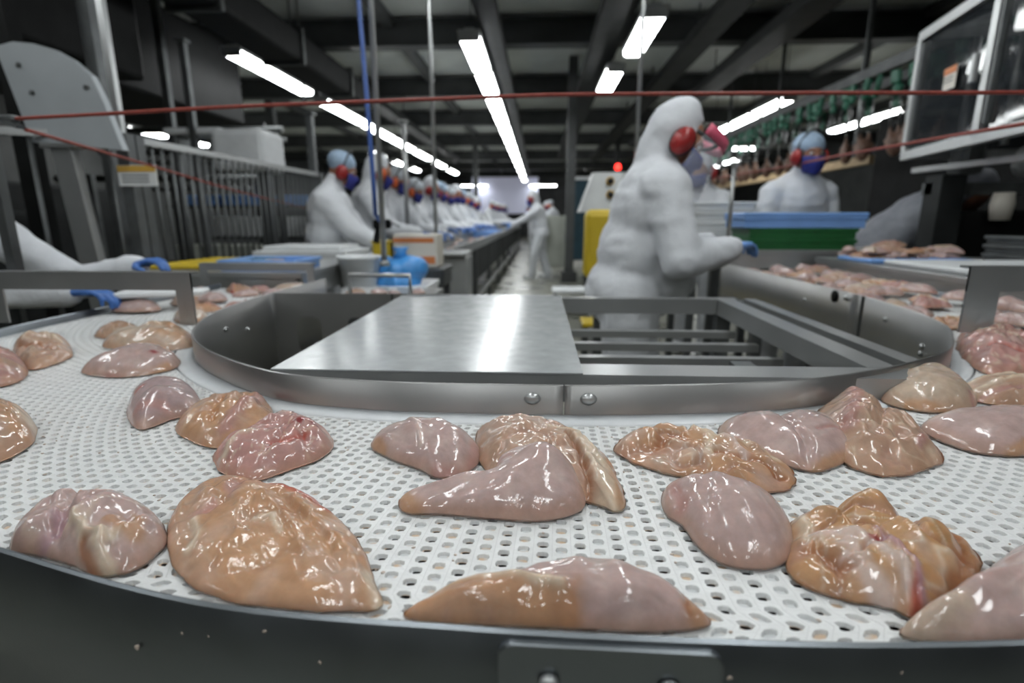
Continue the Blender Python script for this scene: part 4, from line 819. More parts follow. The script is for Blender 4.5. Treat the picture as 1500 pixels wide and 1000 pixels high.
person('worker at the left edge of the frame, only white sleeves and blue gloves showing', (-2.26, 1.76, 0), FX, .52, .30, .1,
       ((-.27, .78, 1.135), (.18, .86, 1.085)), True, None, muff_mat, True, False, 'blue', suit, .9, True, bulk=1.05, curl=.55, arm=(.36, .34))
person('worker in white by the fence end with a pale blue hairnet and red earmuffs', (-1.60, 4.05, 0), FX+.15, .14, .3, 0,
       ((-.15, .44, 1.0), (.15, .46, 1.0)), False, net_mat, muff_mat, True, False, 'white', suit, .97, True, bulk=1.15)
person('worker in white hood just behind the blue hose', (-1.54, 4.75, 0), FX+.3, .15, .35, 0, hood=True, muffs=muff_orange, gloves='blue', scale=1.0, bulk=1.1)
person('worker with an orange earmuff right of the blue hose', (-1.52, 5.5, 0), FX-.35, .12, .3, 0, hood=False, net=netw_mat, muffs=muff_orange, scale=.98, key='row_orange', bulk=1.08)
who = ['first', 'second', 'third', 'fourth', 'fifth', 'sixth', 'seventh', 'eighth']
for i in range(16):
    Y = 6.4+i*.78+(.3*i if i > 8 else 0)
    lab = '%s worker beyond the orange earmuffed one in the white row along the dark conveyor' % who[i] if i < 8 else 'distant worker in white in the row along the dark conveyor'
    v = i % 3
    person(lab, (-1.55+rng.uniform(-.06, .06), Y, 0), FX-.25+rng.uniform(-.3, .2), (.14, .2, .1)[v], .35, 0, hood=v == 1, net=None if v == 1 else (net_mat if v else netw_mat), muffs=(muff_orange, muff_mat, muff_mat)[v],
           scale=rng.uniform(.94, 1.03), key='row%d' % v, group='row of workers along the dark conveyor', bulk=1.08)
for i in range(9):
    person('distant worker in white on the far side of the hall', (-3.1+rng.uniform(-.5, .5), 9+i*1.7, 0), FX+rng.uniform(-.4, .4), key='row%d' % (i % 3), group='distant workers behind the row', scale=rng.uniform(.95, 1.03))
person('lone worker in white standing in the aisle, reaching left to the conveyor', (.02, 10.9, 0), FL, .18, .35, 0, ((-.15, .55, 1.08), (.15, .55, 1.1)), True, None, muff_mat, True, False, 'pale', suit, 1.0, False, bulk=1.05, stance=(.11, .16))
for i, (x, Y) in enumerate(((.45, 16.5), (.4, 18), (-.3, 22), (1.9, 15.2))):
    person('distant worker in white far down the aisle', (x, Y, 0), FL+rng.uniform(-.5, .5), key='row%d' % (i % 3), group='distant workers down the aisle')

# ================================================================ BACKGROUND: LEFT
# fence of upright bars around the machine
def fence(label, a, b_, z0, z1, n, post=True, r=.008, rail=.035):
    a = np.array(a); b_ = np.array(b_); L = np.linalg.norm(b_-a); t = thing('bar_fence', label, 'fence', (a[0], a[1], 0)); d = (b_-a)/L
    q = lambda s, z: (d[0]*s, d[1]*s, z)
    for z in (z1, z0, z0+(z1-z0)*.02): 
        if z != z0+(z1-z0)*.02: MB().bar(q(0, z), q(L, z), rail, rail).build('rail', steel, t)
    me = MB().tube([(0, 0, z0), (0, 0, z1)], r, 8).mesh('bar'); steel_ = galv
    for i in range(n):
        link('bar', me, galv, t, q(L*(i+.5)/n, 0))
    if post:
        pm = MB().bar((0, 0, 0), (0, 0, z1+.02), .06, .06).mesh('post')
        for s in (0, L): link('post', pm, galv, t, q(s, 0))
    return t
fence('steel bar fence in front of the stacked crates at left', (-2.12, 2.85), (-2.08, 5.15), .72, 1.60, 30)
fence('coarser bar fence at the far left with wide posts', (-3.0, 2.2), (-2.12, 2.78), .5, 1.60, 7, True, .011)
# broad inclined support plates and posts of the machine behind the fence
def post_thing(name, label, a, b_, w_, h_=None, m=galv, foot=True):
    t = thing(name, label, 'post', a); d = Vector(b_)-Vector(a)
    MB().bar((0, 0, 0), d, w_, h_).build('shaft', m, t)
    for q in ((0, 0, .01), d): MB().box(Vector(q), (w_*1.7, (h_ or w_)*1.7, .02)).build('end_plate', m, t)
    return t
post_thing('machine_post', 'wide grey post below the curved steel panel at left', (-2.17, 2.60, 0), (-2.29, 2.60, 1.54), .10, .05, steel)
for i, (x, Y, zt, wd, lab) in enumerate(((-2.62, 3.3, 3.9, .07, 'bright steel post right of the curved panel'), (-2.38, 3.1, 3.9, .035, 'thin steel tube rising beside the bright post'),
        (-2.85, 3.0, 3.9, .09, 'broad dim post behind the curved panel'), (-3.35, 5.0, 3.9, .06, 'dim post behind the fence below the left lamps'), (-2.9, 4.6, 2.6, .05, 'short post beside the pale machine box'),
        (-3.6, 3.4, 3.9, .12, 'darkest broad post at the left edge'), (-2.15, 5.2, 2.15, .06, 'steel post at the end of the bar fence'))):
    post_thing('machine_post', lab, (x, Y, 0), (x, Y, zt), wd, wd, steel if i == 1 else iron if i in (2, 5) else galv)
t = thing('machine_guard', 'curved dull steel panel with a cut corner above the left fence', 'panel', (-2.2, 2.62, 0))
prof = [(-.25, 1.56), (-.34, 1.98), (-.25, 2.0), (-.15, 1.99), (-.06, 1.965), (.02, 1.92), (.10, 1.85), (.14, 1.74), (.20, 1.52)]
b = MB(); m_ = len(prof); vs = [(x, -.02, z) for x, z in prof]+[(x, .02, z) for x, z in prof]
b.add(vs, [list(range(m_)), list(range(m_, 2*m_))[::-1]]+[(i, m_+i, m_+(i+1) % m_, (i+1) % m_) for i in range(m_)]); b.build('panel', panel_steel, t)
for x, z in ((-.24, 1.90), (-.20, 1.78), (.07, 1.80)): MB().lathe((x, -.02, z), [(.012, 0), (.012, -.006), (.004, -.01)], 10, 'y').build('bolt_head', dark_steel, t)
MB().box((-.15, .06, 1.5), (.08, .05, .30)).build('bracket', galv, t)
# big dark machine mass
def machine(name, label, cat, loc, d, m, ribs=3):
    t = thing(name, label, cat, loc)
    MB().box((0, 0, d[2]/2), d, bev=.03).build('casing', m, t)
    for i in range(ribs):
        MB().box((-d[0]/2+d[0]*(i+.5)/ribs, -d[1]/2-.012, d[2]*.5), (.05, .03, d[2]*.9), bev=.005).build('rib', dark_steel, t)
    return t
machine('overhead_machine', 'dark overhead machine body in the upper left corner', 'machine', (-3.75, 3.6, 2.25), (1.3, 1.6, 1.2), iron, 4)
machine('overhead_machine', 'dark overhead machine body behind the left posts', 'machine', (-5.0, 6.6, 2.5), (1.6, 2.6, 1.0), iron, 4)
machine('crate_washer', 'dark machine behind the bar fence at left', 'machine', (-5.0, 4.6, 0), (1.3, 2.6, 1.5), paint_dark, 5)
machine('crate_washer', 'low black machine body behind the coarse fence at far left', 'machine', (-3.6, 2.75, 0), (1.1, .8, 1.25), paint_dark, 4)
t = thing('duct_run', 'black duct slanting along the upper left below the ceiling', 'duct', (-2.7, 2.4, 2.95))
MB().box((0, 3, 0), (.4, 6, .3), bev=.04).build('duct', iron, t)
for k in range(4): MB().box((0, .6+1.5*k, 0), (.46, .05, .36), bev=.01).build('flange', dark_steel, t)
t = thing('boxy_machine', 'pale boxy machine head above the fence, left of the middle', 'machine', (-2.50, 4.72, 1.555))
MB().box((0, 0, .20), (.46, .4, .34), bev=.05).build('casing', white_plastic, t); MB().box((-.42, 0, .36), (.5, .25, .06), bev=.02).build('arm', white_plastic, t)
MB().box((-.6, 0, .18), (.07, .2, .36), bev=.02).build('leg', galv, t); MB().box((.12, 0, -.76), (.1, .1, 1.58)).build('column', galv, t)
for i, (x, Y, z, L, lab) in enumerate(((-5.6, 8.6, 2.55, 3.2, 'upper dark pipe run deep behind the left fence'), (-5.2, 8.0, 2.15, 2.6, 'middle dark pipe run deep behind the left fence'), (-5.4, 7.6, 1.75, 3.0, 'lower dark pipe run deep behind the left fence'))):
    t = thing('pipe_run', lab, 'pipe', (x, Y, z))
    MB().tube([(-L/2, 0, 0), (L/2, 0, 0)], .05, 10).build('pipe', dark_steel, t); MB().tube([(-L/2, .1, -.14), (L/2, .1, -.14)], .03, 8).build('pipe', galv, t)
    for s in (-.4, .4): MB().bar((L*s, .05, -z), (L*s, .05, .1), .05).build('stand', dark_steel, t)
# label plates
def label_plate(label, x, Y, z, wd, hg, top, m2, rz=0, lines=3):
    t = thing('warning_label', label, 'sign', (x, Y, z), rz)
    MB().box((0, 0, 0), (wd, .004, hg), bev=.001).build('plate', m2, t)
    MB().box((0, -.004, hg*.33), (wd*.98, .003, hg*.3)).build('header_band', top, t)
    for i in range(lines): MB().box((-wd*.05, -.004, hg*(.02-.16*i)), (wd*.7, .002, hg*.05)).build('print_line', galv, t)
label_plate('white plate with a yellow header on the fenced machine', -2.02, 2.70, 1.41, .20, .10, label_yellow, white_plastic)
# stacks behind the fence
def crate(label, loc, d, m, cat='crate', rz=0, group=None, lid=None, name='crate', lip=.018):
    t = thing(name, label, cat, loc, rz, group); x, y, z = d
    b = MB(); th = .008
    b.box((0, 0, th/2), (x-.02, y-.02, th))
    for s in (-1, 1): b.box((s*(x/2-th/2-.006), 0, z/2), (th, y-.02, z)); b.box((0, s*(y/2-th/2-.006), z/2), (x-.02, th, z))
    tb = b.build('tub', m, t)
    r = MB()
    for s in (-1, 1): r.box((s*(x/2-.008), 0, z-lip/2), (.022, y+.006, lip), bev=.004); r.box((0, s*(y/2-.008), z-lip/2), (x-.03, .022, lip), bev=.004)
    r.build('rim', m, tb)
    if lid: MB().box((0, 0, z+.011), (x+.01, y+.01, .022), bev=.008).build('lid', lid, t)
    return t
for i in range(6):
    crate(ORD[i]+' blue crate from the left on the rack behind the fence', (-4.05+.27*i, 6.3, 1.35), (.24, .4, .11), blue_plastic, group='blue crates on the fenced rack')
for i in range(4):
    crate(ORD[i]+' white crate from the left on the middle shelf behind the fence', (-3.3+.25*i, 5.8, 1.02), (.23, .4, .20), white_plastic, group='white crates behind the fence')
for i in range(3):
    crate(ORD[i]+' dull crate from the left on the bottom shelf behind the fence', (-3.35+.27*i, 5.2, .82), (.25, .4, .13), cabinet, group='low white crates behind the fence')
t = thing('crate_rack', 'dim steel rack holding the crates behind the fence', 'rack', (-3.2, 5.8, 0))
for z, Y, x0, x1 in ((1.33, .5, -1.05, .75), (1.0, 0, -.3, .85), (.80, -.6, -.35, .6)): MB().box(((x0+x1)/2, Y, z), (x1-x0, .5, .03)).build('shelf', dark_steel, t)
for x in (-1.0, -.2, .8):
    for Y in (-.8, .7): MB().box((x, Y, .8), (.05, .05, 1.6)).build('upright', dark_steel, t)
# left cutting table with boards and trays
def table(label, x0, x1, y0, y1, z, m=steel, th=.03, legs=True):
    t = thing('work_table', label, 'table', ((x0+x1)/2, (y0+y1)/2, 0)); a, b_ = (x1-x0)/2, (y1-y0)/2
    MB().box((0, 0, z-th/2), (2*a, 2*b_, th), bev=.004).build('tabletop', m, t)
    b = MB()
    for s in (-1, 1): b.box((s*(a-.015), 0, z-.07), (.02, 2*b_-.04, .08)); b.box((0, s*(b_-.015), z-.07), (2*a-.06, .02, .08))
    b.build('apron', m, t)
    for sx in (-1, 1):
        for sy in (-1, 1): MB().box((sx*(a-.04), sy*(b_-.04), (z-th)/2), (.045, .045, z-th)).build('leg', galv, t)
    return t
table('steel table behind the left belt leg, with boards on it', -1.95, -1.06, 2.34, 3.2, .965)
def board(label, loc, d, m, rz=0, name='cutting_board', group=None, cat='board'):
    o = MB().box((0, 0, d[2]/2), d, bev=min(.006, d[2]*.3)).build(name, m, None, loc); o.rotation_euler = (0, 0, rz); return tag(o, label, cat, group)
board('yellow cutting board on the steel table at left', (-1.58, 2.72, .966), (.55, .55, .02), yellow)
crate('shallow pale blue tray of chicken on the steel table at left', (-1.28, 2.52, .966), (.36, .30, .05), blue_plastic, 'tray', name='tray')
for i in range(4): rest(keys[i], -1.38+.07*i, 2.50+.04*(i % 2), .985, i*1.3, .5, 'chicken piece in the pale blue tray at left', 'chicken pieces in the blue tray')
board('white strip board beside the gloved hands at left', (-1.26, 1.72, .948), (.26, .10, .018), white_plastic, .3)
board('white cutting board behind the yellow one', (-1.5, 3.52, 1.0), (.5, .36, .03), white_plastic)
table('white topped table behind the left belt leg', -1.80, -1.2, 3.3, 3.78, 1.0, white_plastic)
# feed table in the middle: boxes, blue bag, yellow bin
table('white table in front of the fence end workers', -1.03, -.60, 2.72, 3.2, .845, white_plastic)
t = thing('feed_frame', 'small steel frame with chicken scraps behind the cross wall', 'frame', (-.62, 2.05, 0))
b = MB(); b.tube([(-.12, 0, .90), (-.12, 0, .985), (.12, 0, .985), (.12, 0, .90)], .009, 8); b.build('hoop', steel, t)
MB().box((0, .12, .89), (.40, .34, .02)).build('pan', steel, t)
for sx in (-1, 1):
    for sy in (0, .26): MB().box((sx*.18, sy, .44), (.03, .03, .88)).build('leg', galv, t)
for i in range(4): rest(keys[i+2], -.74+.08*i, 2.10+.05*(i % 2), .902, i*1.7, .42, 'chicken scrap on the small feed frame', 'chicken scraps on the feed frame')
t = thing('plastic_bag', 'bright blue plastic bag bulging over the edge of its stand', 'bag', (-.79, 2.95, .885))
b = MB(); b.ell((0, 0, .02), (.16, .11, .075)); b.ell((.08, .0, .05), (.10, .1, .06)); b.ell((-.09, .02, .04), (.09, .1, .07)); b.ell((0, -.02, -.03), (.14, .11, .05))
link('bag_body', remesh(b, .012, 1, .012, 18, 3, 'bag_body'), cyan_plastic, t)
MB().lathe((.02, .02, .10), [(.05, 0), (.03, .03), (.045, .06)], 12).build('bag_neck', cyan_plastic, t)
t = thing('cardboard_box', 'white carton with orange print behind the blue bag', 'box', (-.76, 3.40, .905))
ct = MB().box((0, 0, .10), (.27, .22, .20), bev=.004).build('carton', cream, t)
MB().box((-.01, -.1115, .165), (.25, .002, .028)).build('print_band', orange_print, ct); MB().box((.055, -.1115, .045), (.13, .002, .045)).build('print_band', orange_print, ct)
table('low dark stand under the carton and the yellow bin', -1.15, -.58, 3.25, 3.6, .90, dark_steel)
t = thing('yellow_bin', 'small yellow bin left of the orange printed carton', 'bin', (-.985, 3.38, .905))
MB().box((0, 0, .075), (.115, .11, .15), bev=.012).build('tub', yellow, t); MB().box((0, 0, .153), (.125, .12, .012), bev=.004).build('rim', yellow, t); MB().box((.068, 0, .09), (.012, .03, .04), bev=.003).build('latch', black, t)
t = thing('spray_gun', 'black spray gun hanging on the blue hose above the yellow bin', 'spray gun', (-.86, 2.95, 1.17))
MB().box((.0, 0, 0), (.10, .04, .05), bev=.012).build('gun_body', iron, t); MB().bar((-.02, 0, -.02), (-.04, 0, -.10), .03).build('grip', iron, t); MB().tube([(.05, 0, .01), (.10, 0, -.01)], .008, 8).build('nozzle', steel, t)
t = thing('white_tub', 'white tub standing on the white table left of the blue bag', 'tub', (-.965, 2.84, .847))
MB().lathe((0, 0, 0), [(.09, 0), (.11, .14), (.118, .145), (.118, .16), (.104, .16), (.085, .02)], 20).build('tub_body', white_plastic, t)
# dark main conveyor down the hall
t = thing('line_conveyor', 'long dark conveyor running down the hall beside the row of workers', 'conveyor', (-1.0, 4.4, 0))
MB().box((0, 9, .86), (.42, 18, .03)).build('belt', galv, t)
for s in (-1, 1):
    MB().box((s*.23, 9, .89), (.03, 18, .10)).build('side_rail', steel, t); MB().box((s*.22, 9, .64), (.02, 18, .38)).build('side_panel', paint_dark, t)
    MB().box((s*.24, 9, .25), (.05, 18, .05)).build('low_rail', steel, t)
for k in range(10):
    for s in (-1, 1): MB().box((s*.22, .2+1.9*k, .42), (.05, .05, .84)).build('leg', galv, t)
t = thing('drive_box', 'plain grey steel box at the near end of the dark conveyor', 'box', (-.72, 4.2, 0))
MB().box((0, 0, .72), (.36, .30, .40), bev=.015).build('casing', console_mat, t); MB().box((0, 0, .26), (.2, .25, .52)).build('pedestal', dark_steel, t); MB().box((0, .0, .935), (.34, .4, .03), bev=.006).build('top_plate', steel, t)
for i in range(9):
    rest(keys[i], -1.05+.12*(i % 3-1), 4.6+.55*i, .878, i*2.1, .7, 'chicken piece on the dark conveyor down the hall', 'chicken pieces on the dark conveyor')
for i, Y in enumerate((9.7, 10.2, 10.8, 11.4)): crate(ORD[i]+' pale blue tray on the dark conveyor by the aisle worker', (-.98, Y, .88), (.4, .34, .09), blue_plastic, 'tray', name='tray', group='pale blue trays on the dark conveyor')
# middle aisle
t = thing('pale_cabinet', 'pale green cabinet behind the aisle worker', 'cabinet', (.36, 11.3, 0))
MB().box((0, 0, .73), (.5, .5, 1.05), bev=.02).build('body', cabinet, t); MB().box((0, -.255, .75), (.44, .01, .95), bev=.004).build('door', cabinet, t); MB().box((.16, -.27, .8), (.02, .02, .14)).build('handle', steel, t)
for s in (-1, 1): MB().box((s*.2, 0, .1), (.05, .4, .2)).build('foot', dark_steel, t)
for i in range(3):
    crate('%s dark green crate of the aisle stack near the strip curtain' % ('bottom', 'middle', 'top')[i], (1.0, 8.9, .86+.095*i), (.5, .4, .09), green_plastic, group='green crates by the curtain')
t = thing('crate_dolly', 'low dark dolly under the aisle crates', 'dolly', (1.0, 8.9, 0))
MB().box((0, 0, .45), (.5, .42, .78), bev=.02).build('frame', paint_dark, t)
for sx in (-1, 1):
    for sy in (-1, 1): MB().lathe((sx*.2, sy*.16, .035), [(.03, -.015), (.035, 0), (.03, .015)], 10, 'y').build('wheel', black, t)
crate('pale blue crate on the floor of the aisle, left of the yellow tote', (.66, 5.6, .50), (.22, .3, .16), blue_plastic, lid=blue_plastic)
table('small low stand under the pale blue crate in the aisle', .52, .80, 5.4, 5.8, .495, dark_steel)
t = thing('step_platform', 'low white topped step platform in the aisle', 'platform', (.55, 6.9, 0))
MB().box((0, 0, .30), (.75, .5, .035), bev=.005).build('deck', white_plastic, t)
for sx in (-1, 1):
    for sy in (-1, 1): MB().box((sx*.33, sy*.2, .14), (.04, .04, .28)).build('leg', galv, t)
t = thing('control_console', 'grey sloped control console with two black knobs and a red lamp', 'console', (.58, 4.5, 0))
b = MB(); pr = [(-.20, -.02), (.20, -.02), (.20, .30), (-.20, .30)]
vs = [(-.26, -.14, 1.25), (.24, -.14, 1.25), (.24, .2, 1.25), (-.26, .2, 1.25), (-.15, -.02, 1.56), (.22, -.02, 1.56), (.22, .2, 1.56), (-.15, .2, 1.56)]
b.add(vs, [(0,3,2,1),(4,5,6,7),(0,1,5,4),(1,2,6,5),(2,3,7,6),(3,0,4,7)]); b.build('hood', console_mat, t)
MB().box((0, .03, .62), (.30, .25, 1.25), bev=.01).build('pedestal', console_mat, t)
for z, y in ((1.49, -.06), (1.385, -.10)): MB().lathe((-.02, y, z), [(.026, 0), (.024, -.03), (.01, -.035)], 14, 'y').build('knob', black, t); 
for z, y in ((1.49, -.055), (1.385, -.095)): MB().lathe((-.02, y, z), [(.034, .002), (.034, -.006)], 14, 'y').build('knob_collar', label_yellow, t)
MB().lathe((.05, .05, 1.56), [(.012, 0), (.012, .02)], 12).build('lamp_base', black, t); MB().ell((.05, .05, 1.605), (.026, .026, .028)).build('red_lamp', red_lit, t)
t = thing('yellow_tote', 'upright yellow plastic tote left of the visored worker', 'tote', (.36, 3.15, 0))
MB().box((0, 0, 1.055), (.20, .14, .39), bev=.035).build('tub', yellow, t); MB().box((0, -.075, 1.055), (.15, .01, .32), bev=.004).build('recess', yellow, t); MB().box((0, 0, .43), (.06, .06, .86)).build('stand', dark_steel, t); MB().box((0, 0, .01), (.3, .3, .02)).build('stand_foot', dark_steel, t)
t = thing('step_stool', 'yellow step stool on the floor seen through the tube frame', 'stool', (.50, 3.92, 0))
MB().box((0, 0, .45), (.36, .26, .03), bev=.006).build('tread', yellow, t)
for sx in (-1, 1):
    for sy in (-1, 1): MB().box((sx*.15, sy*.1, .22), (.03, .03, .44)).build('leg', dark_steel, t)

# ================================================================ BACKGROUND: RIGHT
table('long steel side table right of the belt, with meat and boards', 1.60, 2.9, 1.5, 3.2, .985)
table('steel end table under the green crates', 1.10, 2.1, 3.24, 3.60, 1.02)
for i, (lab) in enumerate(('lower dark green crate under the blue lid', 'upper dark green crate directly under the blue lid')):
    crate(lab, (1.545, 3.42, 1.021+.062*i), (.62, .32, .06), green_plastic, lip=.02)
crate('blue lidded tray on top of the green crates', (1.545, 3.42, 1.147), (.70, .34, .065), blue_plastic, 'tray', lid=blue_plastic, name='tray')
table('white topped stand behind the green crates', 1.02, 1.46, 3.70, 4.3, 1.05, white_plastic)
for i in range(4):
    crate('%s white tray in the stack beside the hairnetted worker' % ('bottom', 'second lowest', 'second highest', 'top')[i], (1.24, 4.0, 1.051+.066*i), (.42, .5, .06), white_plastic, 'tray', name='tray', group='stack of white trays')
board('wide white cutting board along the right belt guard', (2.06, 2.2, .986), (.80, .95, .022), white_plastic)
board('pale blue cutting board behind the wide white one', (1.86, 2.84, .986), (.50, .30, .02), blue_plastic)
rr = random.Random(11)
for i in range(34):
    lay = i//16; x = 1.66+rr.random()*(.62-.12*lay); Y = 2.80+rr.random()*.22
    rest(keys[i % 10], x, Y, 1.008+.022*lay, rr.uniform(0, 6.28), rr.uniform(.5, .68), 'chicken piece in the pale heap on the blue board', 'chicken pieces in the heap at right', rr.uniform(-.15, .15))
# machine enclosure with glass doors, right
t = thing('glass_enclosure', 'steel framed machine enclosure with dark glass panes, upper right', 'enclosure', (2.40, 3.80, 0), -.197)
def eb(a, b_, w_=.05, m=steel, name='frame_bar'): return MB().bar(a, b_, w_, w_).build(name, m, t)
za, zb = 1.60, 2.31
for y in (0, -.815, -1.63): eb((0, y, za), (0, y, zb), .055)
eb((0, .02, za), (0, -1.65, za), .055); eb((0, .02, zb), (0, -1.65, zb), .055); eb((0, 0, za), (1.2, 0, za)); eb((0, 0, zb), (1.2, 0, zb)); eb((1.2, 0, za), (1.2, 0, zb))
for y in (-.4075, -1.2225):
    MB().box((0, y, (za+zb)/2), (.008, .76, zb-za-.06)).build('pane', glass, t)
    eb((-.02, y+.34, za+.06), (-.02, y+.34, zb-.06), .02, galv, 'door_stile'); MB().box((-.04, y-.33, 1.95), (.03, .03, .14), bev=.005).build('handle', steel, t)
MB().box((.6, 0, (za+zb)/2), (1.14, .008, zb-za-.06)).build('pane', glass, t)
for k in range(5): MB().tube([(.15+.12*k, -.3-.2*k, za), (.15+.12*k, -.3-.2*k, zb-.1)], .02, 8).build('inner_tube', steel, t)
MB().box((.6, -.9, 2.0), (.5, 1.2, .6), bev=.04).build('inner_body', iron, t)
label_plate('orange and white label on the glass enclosure', 2.285, 3.35, 1.965, .13, .12, orange_print, cream, -PI/2-.197, 2)
label_plate('small orange label on the second glass pane at the top right', 2.11, 2.45, 2.0, .11, .10, orange_print, cream, -PI/2-.197, 2)
# framework under the enclosure
t = thing('machine_framework', 'dark machine framework under the glass enclosure', 'machine', (2.58, 3.7, 0))
def mf(a, b_, w_, h_=None, m=dark_steel, name='beam'): return MB().bar(a, b_, w_, h_).build(name, m, t)
mf((-.15, -.25, .0), (-.15, -.25, 1.45), .14, .14, paint_dark, 'column'); mf((.45, -.38, 0), (.45, -.38, 1.3), .10, .10, iron, 'column'); mf((.47, -1.6, 0), (.47, -1.6, 1.6), .10, .10, paint_dark, 'column')
mf((-.22, -.2, 1.375), (1.6, -.2, 1.375), .09, .07, galv); mf((-.18, .0, 1.5), (-.05, -1.9, 1.5), .04, .03, steel); mf((0, -1.0, 1.16), (1.6, -1.0, 1.16), .05, .05, galv)
MB().box((.45, .1, .8), (1.0, .7, .9), bev=.03).build('casing', iron, t); MB().box((.02, -.15, 1.56), (.14, .14, .2), bev=.03).build('gear_box', galv, t); MB().lathe((.35, -.25, 1.53), [(.10, -.06), (.11, 0), (.10, .06), (.03, .07)], 18, 'y').build('motor', console_mat, t)
MB().box((1.0, -.4, 1.08), (.55, .35, .08), bev=.01).build('pan', galv, t); MB().lathe((.16, -.30, 1.28), [(.05, -.09), (.06, 0), (.05, .07)], 14).build('pale_cap', cream, t)
t = thing('stop_button', 'red stop button on a yellow box at the right edge', 'button', (3.05, 3.35, 1.55))
MB().box((0, 0, -.03), (.09, .06, .11), bev=.008).build('box', yellow, t); MB().lathe((0, -.03, .0), [(.03, 0), (.034, -.02), (.02, -.035)], 14, 'y').build('push_button', muff_mat, t)
for i in range(3): crate('%s grey steel tray stacked on the far right table' % ('bottom', 'middle', 'top')[i], (2.55, 2.75, .986+.045*i), (.5, .34, .04), galv, 'tray', name='tray', group='steel trays at far right')
machine('chiller', 'huge dark machine wall behind the right workers', 'machine', (5.4, 6.0, 0), (1.8, 3.6, 2.5), iron, 5)
machine('chiller', 'long dark machine under the shackle line', 'machine', (3.35, 7.0, 0), (.7, 4.5, 1.15), iron, 6)
machine('overhead_hood', 'black overhead hood in the upper right corner', 'machine', (4.3, 2.0, 2.75), (2.2, 2.8, .9), iron, 4)
# overhead shackle line
t = thing('overhead_rail', 'dark overhead rail carrying the green shackles', 'rail', (3.3, 3.6, 2.62))
MB().box((0, 6, 0), (.06, 12, .10)).build('rail', dark_steel, t); MB().box((.55, 6, .05), (.06, 12, .10)).build('rail', dark_steel, t)
for k in range(6): MB().bar((0, .5+2*k, .05), (0, .5+2*k, 1.38), .04).build('hanger', dark_steel, t)
def shackle(x, Y, z, label, group, bird):
    t = thing('shackle', label, 'shackle', (x, Y, z), 0, group)
    MB().box((0, 0, -.06), (.05, .09, .12), bev=.015).build('trolley', teal_plastic, t); MB().ell((0, -.02, -.17), (.035, .05, .05)).build('guide_disc', teal_light if bird else teal_plastic, t)
    b = MB()
    for s in (-1, 1): b.tube([(0, s*.03, -.2), (0, s*.055, -.32), (0, s*.05, -.44), (0, s*.015, -.36)], .006, 6)
    b.build('wire_loop', steel, t)
    if bird:
        b = MB(); b.ell((0, 0, -.60), (.07, .075, .12)); 
        for s in (-1, 1): b.cap((0, s*.045, -.42), (0, s*.045, -.56), .018, .038, 8)
        link('carcass', BIRD, meat_plain, t)
    return t
meat_plain = mat('carcass_skin', (.24, .14, .10), .4, 0, .2, 30)
b_ = MB(); b_.ell((0, 0, -.60), (.075, .08, .13))
for s in (-1, 1): b_.cap((0, s*.045, -.42), (0, s*.045, -.56), .018, .040, 8); b_.cap((0, s*.07, -.62), (0, s*.10, -.54), .02, .014, 8)
BIRD = remesh(b_, .014, 2, .004, 30, name='carcass')
s0 = shackle(3.3, 3.9, 2.60, 'green plastic shackle on the near overhead rail', 'shackles on the near rail', False)
s1 = shackle(3.85, 4.0, 2.62, 'green shackle with a hanging bird on the far overhead rail', 'shackles on the far rail', True)
for i in range(1, 44):
    c = copy_tree(s0); c.location = (3.3, 3.9+.21*i, 2.60)
    c.location.y += rng.uniform(-.07, .07); c.location.z += rng.uniform(-.05, .02); c.rotation_euler = (rng.uniform(-.12, .12), rng.uniform(-.1, .1), rng.uniform(-.6, .6))
    if i % 2 and i < 40: c = copy_tree(s1); c.location = (3.85, 4.0+.23*i+rng.uniform(-.08, .08), 2.60); c.rotation_euler = (rng.uniform(-.1, .1), rng.uniform(-.1, .1), rng.uniform(-1, 1))
t = thing('brown_conveyor', 'rust brown rail under the right lamp row', 'rail', (4.9, 9.0, 2.05)); MB().box((0, 3.5, 0), (.12, 8, .12)).build('rail', wood, t); MB().bar((0, 0, 0), (0, 0, 1.96), .05).build('hanger', dark_steel, t)

# ================================================================ HANGING POLES, HOSE, ROPES
def pole(label, x, Y, z0, z1, r, m=steel, name='pole'):
    t = thing(name, label, 'pole', (x, Y, z0))
    MB().tube([(0, 0, 0), (0, 0, z1-z0)], r, 10).build('tube', m, t); MB().lathe((0, 0, 0), [(r*2, 0), (r*2, .02), (r*1.1, .03)], 10).build('foot_clamp', m, t); MB().lathe((0, 0, z1-z0-.03), [(r*1.1, 0), (r*2.4, .02), (r*2.4, .03)], 10).build('ceiling_flange', m, t)
    return t
pole('steel pole beside the blue hose', -.80, 2.75, .96, 3.98, .014)
h = thing('water_hose', 'blue hose hanging down the left steel pole', 'hose', (-.83, 2.72, 1.1))
MB().tube([(-.03, 0, 2.88), (-.028, 0, 2.0), (-.02, -.01, 1.3), (.0, -.02, .7), (.01, -.02, .3), (-.01, .05, .12), (-.03, .22, .08)], .011, 10).build('hose', hose_mat, h)
for z in (.5, 1.2, 1.9): MB().lathe((-.01, -.005, z), [(.016, 0), (.016, .02)], 10).build('hose_clip', steel, h)
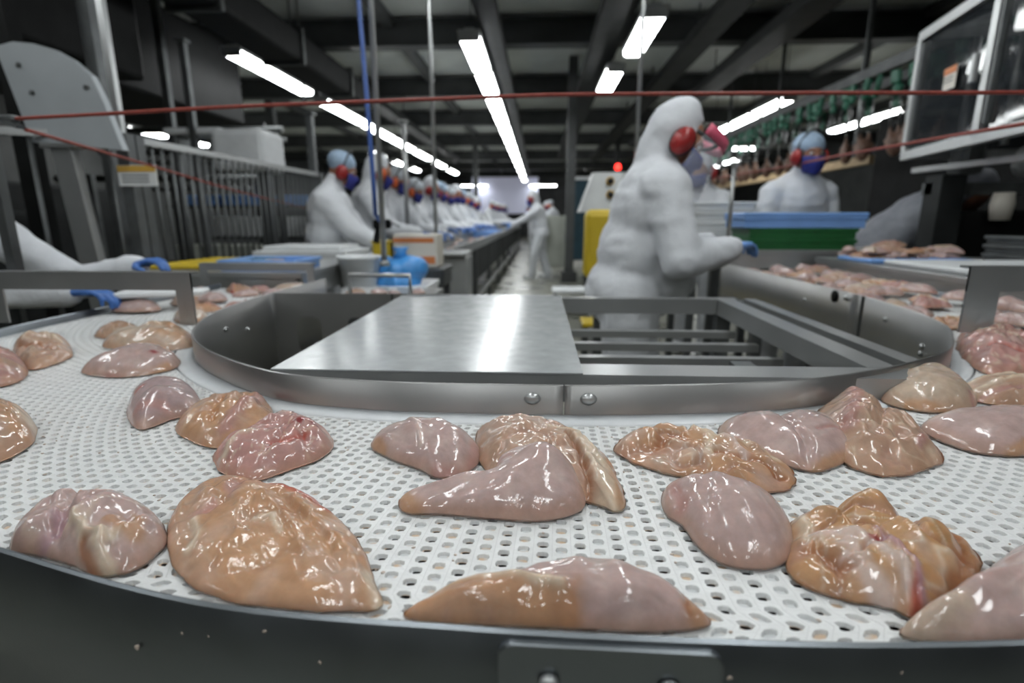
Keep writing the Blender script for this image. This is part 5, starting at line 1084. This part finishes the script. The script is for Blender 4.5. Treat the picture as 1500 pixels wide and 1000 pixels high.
pole('thin steel pole standing on the end of the dark conveyor', -.83, 4.35, .94, 3.98, .016)
pole('pale steel pole crossing the right of centre lamp', .73, 4.3, 1.58, 3.98, .015)
pole('short steel pole left of the far workers', -1.22, 5.0, .95, 2.05, .02)
pole('thin steel pole right of the visored face', 1.06, 3.1, 1.04, 1.50, .011)
for x, Y, lab in ((-2.9, 6.9, 'thin black rod dropping from the ceiling between the left lamps'), (1.35, 7.9, 'thin hanging rod behind the visored worker')): pole(lab, x, Y, 2.6, 3.98, .012, dark_steel)
def rope(label, pts, r=.0055):
    P = catmull(pts, 12); o = MB().tube(P.tolist(), r, 8).build('pull_rope', rope_mat); return tag(o, label, 'rope')
rope('red pull rope stretched right across the upper part of the picture', [(-1.742, 1.62, 1.481), (-1.612, 1.62, 1.488), (-1.256, 1.62, 1.502), (-0.911, 1.62, 1.516), (-0.572, 1.62, 1.525), (-0.242, 1.62, 1.533), (0.054, 1.62, 1.539), (0.394, 1.62, 1.538), (0.765, 1.62, 1.536), (1.091, 1.62, 1.533), (1.304, 1.62, 1.532), (1.479, 1.62, 1.532)])
rope('red rope running from the left bracket back along the fence', [(-1.556, 1.64, 1.462), (-1.68, 2.0, 1.458), (-1.843, 2.6, 1.44), (-1.997, 3.5, 1.382), (-2.159, 4.6, 1.325), (-2.192, 5.4, 1.267)], .006)
rope('red rope rising to the right past the hairnetted worker', [(1.564, 1.7, 1.498), (1.549, 1.9, 1.496), (1.619, 2.4, 1.519), (1.662, 3.2, 1.54), (1.774, 4.5, 1.573), (1.651, 6.5, 1.6)], .007)

t = thing('rope_bracket', 'worn pale bracket joining the two red ropes at the left edge', 'bracket', (-1.62, 1.62, 1.49))
b = MB(); b.box((0, 0, 0), (.12, .03, .02), bev=.005); b.box((.04, 0, -.012), (.06, .03, .012), ry=.4); b.box((-.06, 0, .03), (.03, .04, .1), bev=.005); b.build('clamp', galv, t); MB().bar((-.06, .02, -.55), (-.06, .02, .06), .03).build('stalk', dark_steel, t)
